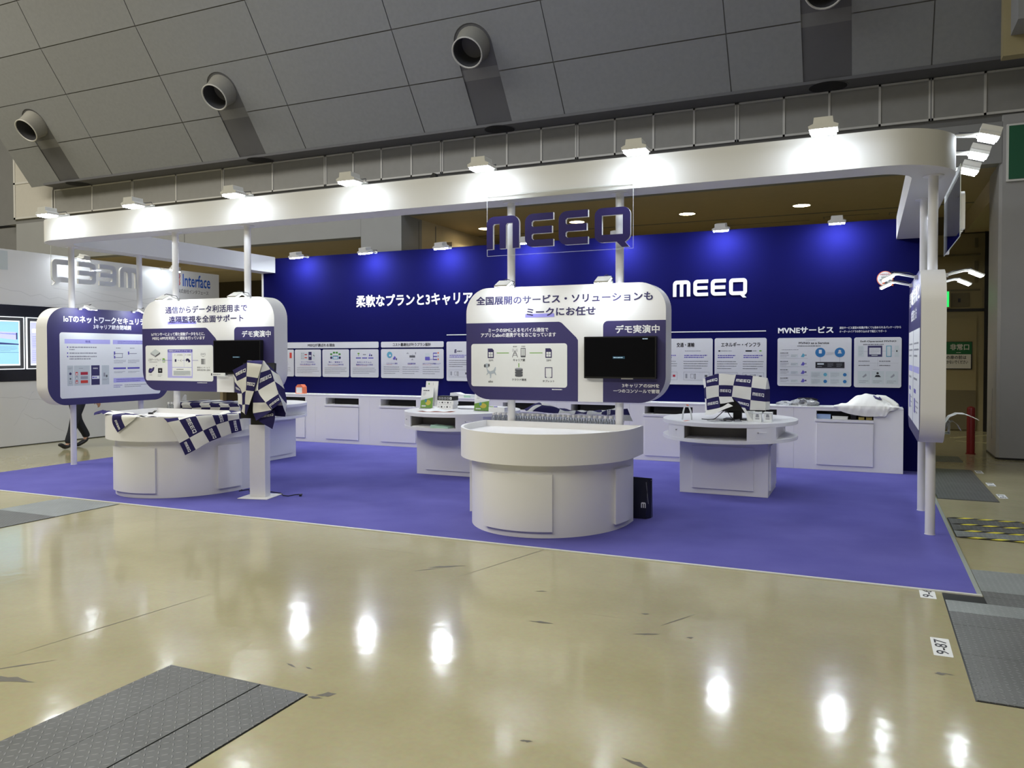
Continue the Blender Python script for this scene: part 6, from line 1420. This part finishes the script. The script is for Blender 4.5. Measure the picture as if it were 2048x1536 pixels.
# leaflet pocket on the outside of the right sign
t = thing('leaflet_pocket', 'clear leaflet pocket with a drooping white sheet on the right outer sign', 'leaflet holder', (.66, 8.4, .95))
m2 = MB(); m2.box(.6195, .645, 8.30, 8.52, .93, 1.08, ACRYL); m2.box(.70, .704, 8.30, 8.52, .93, 1.05, POLY); m2.box(.64, .704, 8.30, 8.52, .926, .93, POLY); m2.build('pocket', t)
m2 = MB(); P = [(.655, 8.41, .95), (.665, 8.41, 1.03), (.70, 8.41, 1.085), (.76, 8.41, 1.115), (.82, 8.41, 1.113), (.88, 8.41, 1.09), (.935, 8.41, 1.062)]
for i in range(6):
    a, b = Vector(P[i]), Vector(P[i + 1]); d = (b - a); m2.obox((a + b) / 2, d / 2 * 1.02, (0, .10, 0), Vector((-d.z, 0, d.x)).normalized() * .002, PAPER)
m2.build('white_sheet', t, smooth=60)
m2 = MB(); P = [(.66, 8.40, .95), (.69, 8.40, 1.03), (.73, 8.40, 1.045), (.77, 8.40, 1.01), (.795, 8.40, .96)]
for i in range(4):
    a, b = Vector(P[i]), Vector(P[i + 1]); d = (b - a); m2.obox((a + b) / 2, d / 2 * 1.02, (0, .08, 0), Vector((-d.z, 0, d.x)).normalized() * .002, POLY)
m2.build('clear_sheet', t, smooth=60)

# ------------------------------------------------------------------ the passer-by, mostly hidden by the tall navy sign
PX = -12.98
def skin_mesh(name, verts, edges, root, m, parent, sub=2):
    """verts: (x, y, z, radius)"""
    me = bpy.data.meshes.new(name)
    off = Vector(parent.location) if parent.parent is None else Vector((0, 0, 0)) + parent.parent.location
    me.from_pydata([tuple(Vector(v[:3]) - off) for v in verts], edges, [])
    me.materials.append(m)
    o = bpy.data.objects.new(name, me); COL.objects.link(o); o.parent = parent
    sk = o.modifiers.new('skin', 'SKIN'); sk.use_smooth_shade = True
    if not me.skin_vertices: me.skin_vertices.new() if hasattr(me.skin_vertices, 'new') else None
    for i, v in enumerate(verts):
        d = me.skin_vertices[0].data[i]; d.radius = (v[3], v[3]); d.use_root = (i == root)
    s_ = o.modifiers.new('smooth', 'SUBSURF'); s_.levels = s_.render_levels = sub
    return o
def chain(V, E, pts, start=None):
    prev = start
    for p in pts:
        V.append(p); i = len(V) - 1
        if prev is not None: E.append((prev, i))
        prev = i
    return prev
pr = thing('person', 'person in black trousers and shoes walking left beyond the tall navy sign', 'person', (PX, 9.75, 0))
V, E = [], []
x = PX; hipz = .90; yh = 9.79
root = chain(V, E, [(x, yh, hipz, .125)])
sp = chain(V, E, [(x, yh - .01, 1.02, .125), (x, yh - .03, 1.16, .135), (x, yh - .05, 1.30, .14), (x, yh - .06, 1.40, .10)], root)
nk = chain(V, E, [(x, yh - .075, 1.47, .058), (x, yh - .09, 1.54, .065), (x, yh - .10, 1.60, .088), (x, yh - .10, 1.67, .092), (x, yh - .095, 1.73, .070)], sp)
head = nk - 2
chain(V, E, [(x, yh - .185, 1.615, .016), (x, yh - .205, 1.600, .012)], head)            # nose
for s_ in (-1, 1): chain(V, E, [(x + s_ * .088, yh - .09, 1.62, .018), (x + s_ * .10, yh - .085, 1.63, .014)], head)   # ears
def arm(s_, el, wr, hd):
    sh = chain(V, E, [(x + s_ * .12, yh - .05, 1.385, .075), (x + s_ * .185, yh - .05, 1.35, .062)], sp)
    w = chain(V, E, [(x + s_ * .21, (yh - .05 + el[0]) / 2, (1.35 + el[1]) / 2, .050), (x + s_ * .215, *el, .043), (x + s_ * .20, (el[0] + wr[0]) / 2, (el[1] + wr[1]) / 2, .038), (x + s_ * .185, *wr, .027)], sh)
    d = (Vector((0, *hd)) - Vector((0, *wr))).normalized()
    c = Vector((x + s_ * .18, *wr)) + d * .045
    pm = chain(V, E, [(*c, .030)], w)
    kn = chain(V, E, [(*(c + d * .04), .030)], pm)
    side = Vector((0, -d.z, d.y))
    for q, (of, ln) in enumerate(((-.028, .068), (-.009, .078), (.010, .073), (.028, .056))):     # four fingers, curled
        b = c + d * .055 + side * of
        chain(V, E, [(*b, .0095), (*(b + d * ln * .5), .009), (*(b + d * ln * .85 + Vector((-s_ * .018, 0, 0))), .008), (*(b + d * ln * .95 + Vector((-s_ * .034, 0, 0))), .0075)], kn)
    th = c - side * .030 - d * .02
    chain(V, E, [(*th, .012), (*(th - side * .018 + d * .030 + Vector((-s_ * .012, 0, 0))), .010), (*(th - side * .022 + d * .055 + Vector((-s_ * .02, 0, 0))), .0085)], pm)
arm(1, (9.86, 1.08), (10.02, .86), (10.09, .76)); arm(-1, (9.70, 1.09), (9.50, .93), (9.42, .88))
LEG = {1: ((9.66, .50), (9.545, .095), (9.50, .045), (9.38, .085)), -1: ((9.86, .49), (10.02, .155), (9.98, .075), (9.84, .028))}
feet = {}
for s_ in (1, -1):
    kn_, an, ball, toe = LEG[s_]
    h = chain(V, E, [(x + s_ * .09, yh, .84, .098)], root)
    chain(V, E, [(x + s_ * .09, (yh + kn_[0]) / 2, (.84 + kn_[1]) / 2 + .01, .080), (x + s_ * .088, *kn_, .058), (x + s_ * .086, kn_[0] * .55 + an[0] * .45 + .012, kn_[1] * .55 + an[1] * .45, .056), (x + s_ * .085, *an, .038), (x + s_ * .085, *ball, .036), (x + s_ * .09, *toe, .030)], h)
body = skin_mesh('body', V, E, root, SKIN, pr)
V2, E2 = [], []
r2 = chain(V2, E2, [(x, yh, .93, .140)]); chain(V2, E2, [(x, yh - .01, 1.03, .138)], r2)
for s_ in (1, -1):
    kn_, an, _, _ = LEG[s_]
    chain(V2, E2, [(x + s_ * .09, yh, .84, .112), (x + s_ * .09, (yh + kn_[0]) / 2, (.84 + kn_[1]) / 2 + .01, .096), (x + s_ * .088, *kn_, .078), (x + s_ * .086, kn_[0] * .5 + an[0] * .5 + .010, kn_[1] * .5 + an[1] * .5, .074), (x + s_ * .085, an[0] + .006, an[1] + .055, .070), (x + s_ * .085, an[0] + .004, an[1] - .005, .068)], r2)
skin_mesh('trousers', V2, E2, r2, TROUS, pr)
V3, E3 = [], []
r3 = chain(V3, E3, [(x, yh - .03, 1.16, .152)]); chain(V3, E3, [(x, yh, 1.00, .150), (x, yh + .005, .90, .150)], r3)
tp = chain(V3, E3, [(x, yh - .05, 1.30, .156), (x, yh - .06, 1.40, .112), (x, yh - .07, 1.445, .072)], r3) - 1
for s_, el, wr in ((1, (9.86, 1.08), (10.02, .86)), (-1, (9.70, 1.09), (9.50, .93))):
    chain(V3, E3, [(x + s_ * .12, yh - .05, 1.385, .088), (x + s_ * .185, yh - .05, 1.35, .076), (x + s_ * .21, (yh - .05 + el[0]) / 2, (1.35 + el[1]) / 2, .064), (x + s_ * .215, *el, .056), (x + s_ * .20, (el[0] + wr[0]) / 2, (el[1] + wr[1]) / 2, .050), (x + s_ * .186, wr[0] - .01 * s_, wr[1] + .02, .042)], tp)
skin_mesh('jacket', V3, E3, r3, TROUS, pr)
for s_ in (1, -1):
    _, an, ball, toe = LEG[s_]
    V4, E4 = [], []
    chain(V4, E4, [(x + s_ * .086, an[0], an[1] + .015, .046), (x + s_ * .086, an[0] + .012, an[1] - .040, .046), (x + s_ * .087, an[0] * .5 + ball[0] * .5 - .02, an[1] * .35 + ball[1] * .65 - .015, .044), (x + s_ * .088, ball[0] - .04, ball[1] - .004, .042), (x + s_ * .09, toe[0] + .02, toe[1] + .006, .038), (x + s_ * .09, toe[0] - .035, toe[1] + .008, .028)])
    skin_mesh('shoe', V4, E4, 0, SHOE, pr)
V5, E5 = [], []
a = chain(V5, E5, [(x, yh - .075, 1.69, .094)]); chain(V5, E5, [(x, yh - .10, 1.735, .078)], a); chain(V5, E5, [(x, yh - .035, 1.63, .078), (x, yh - .02, 1.56, .058)], a); chain(V5, E5, [(x, yh - .155, 1.715, .042)], a)
skin_mesh('hair', V5, E5, 0, HAIR, pr)
for s_ in (1, -1):
    m2 = MB(); m2.lathe([(.002, -.004), (.010, 0), (.011, .006)], (x + s_ * .033, yh - .180, 1.645), PAPER, 10, (0, 1, 0)); m2.lathe([(.001, -.006), (.005, -.003)], (x + s_ * .033, yh - .180, 1.645), BLACK, 8, (0, 1, 0)); m2.build('eye', pr)
m2 = MB(); m2.obox((x, yh - .176, 1.567), (.022, 0, 0), (0, .006, 0), (0, 0, .004), CRIM); m2.build('mouth', pr)
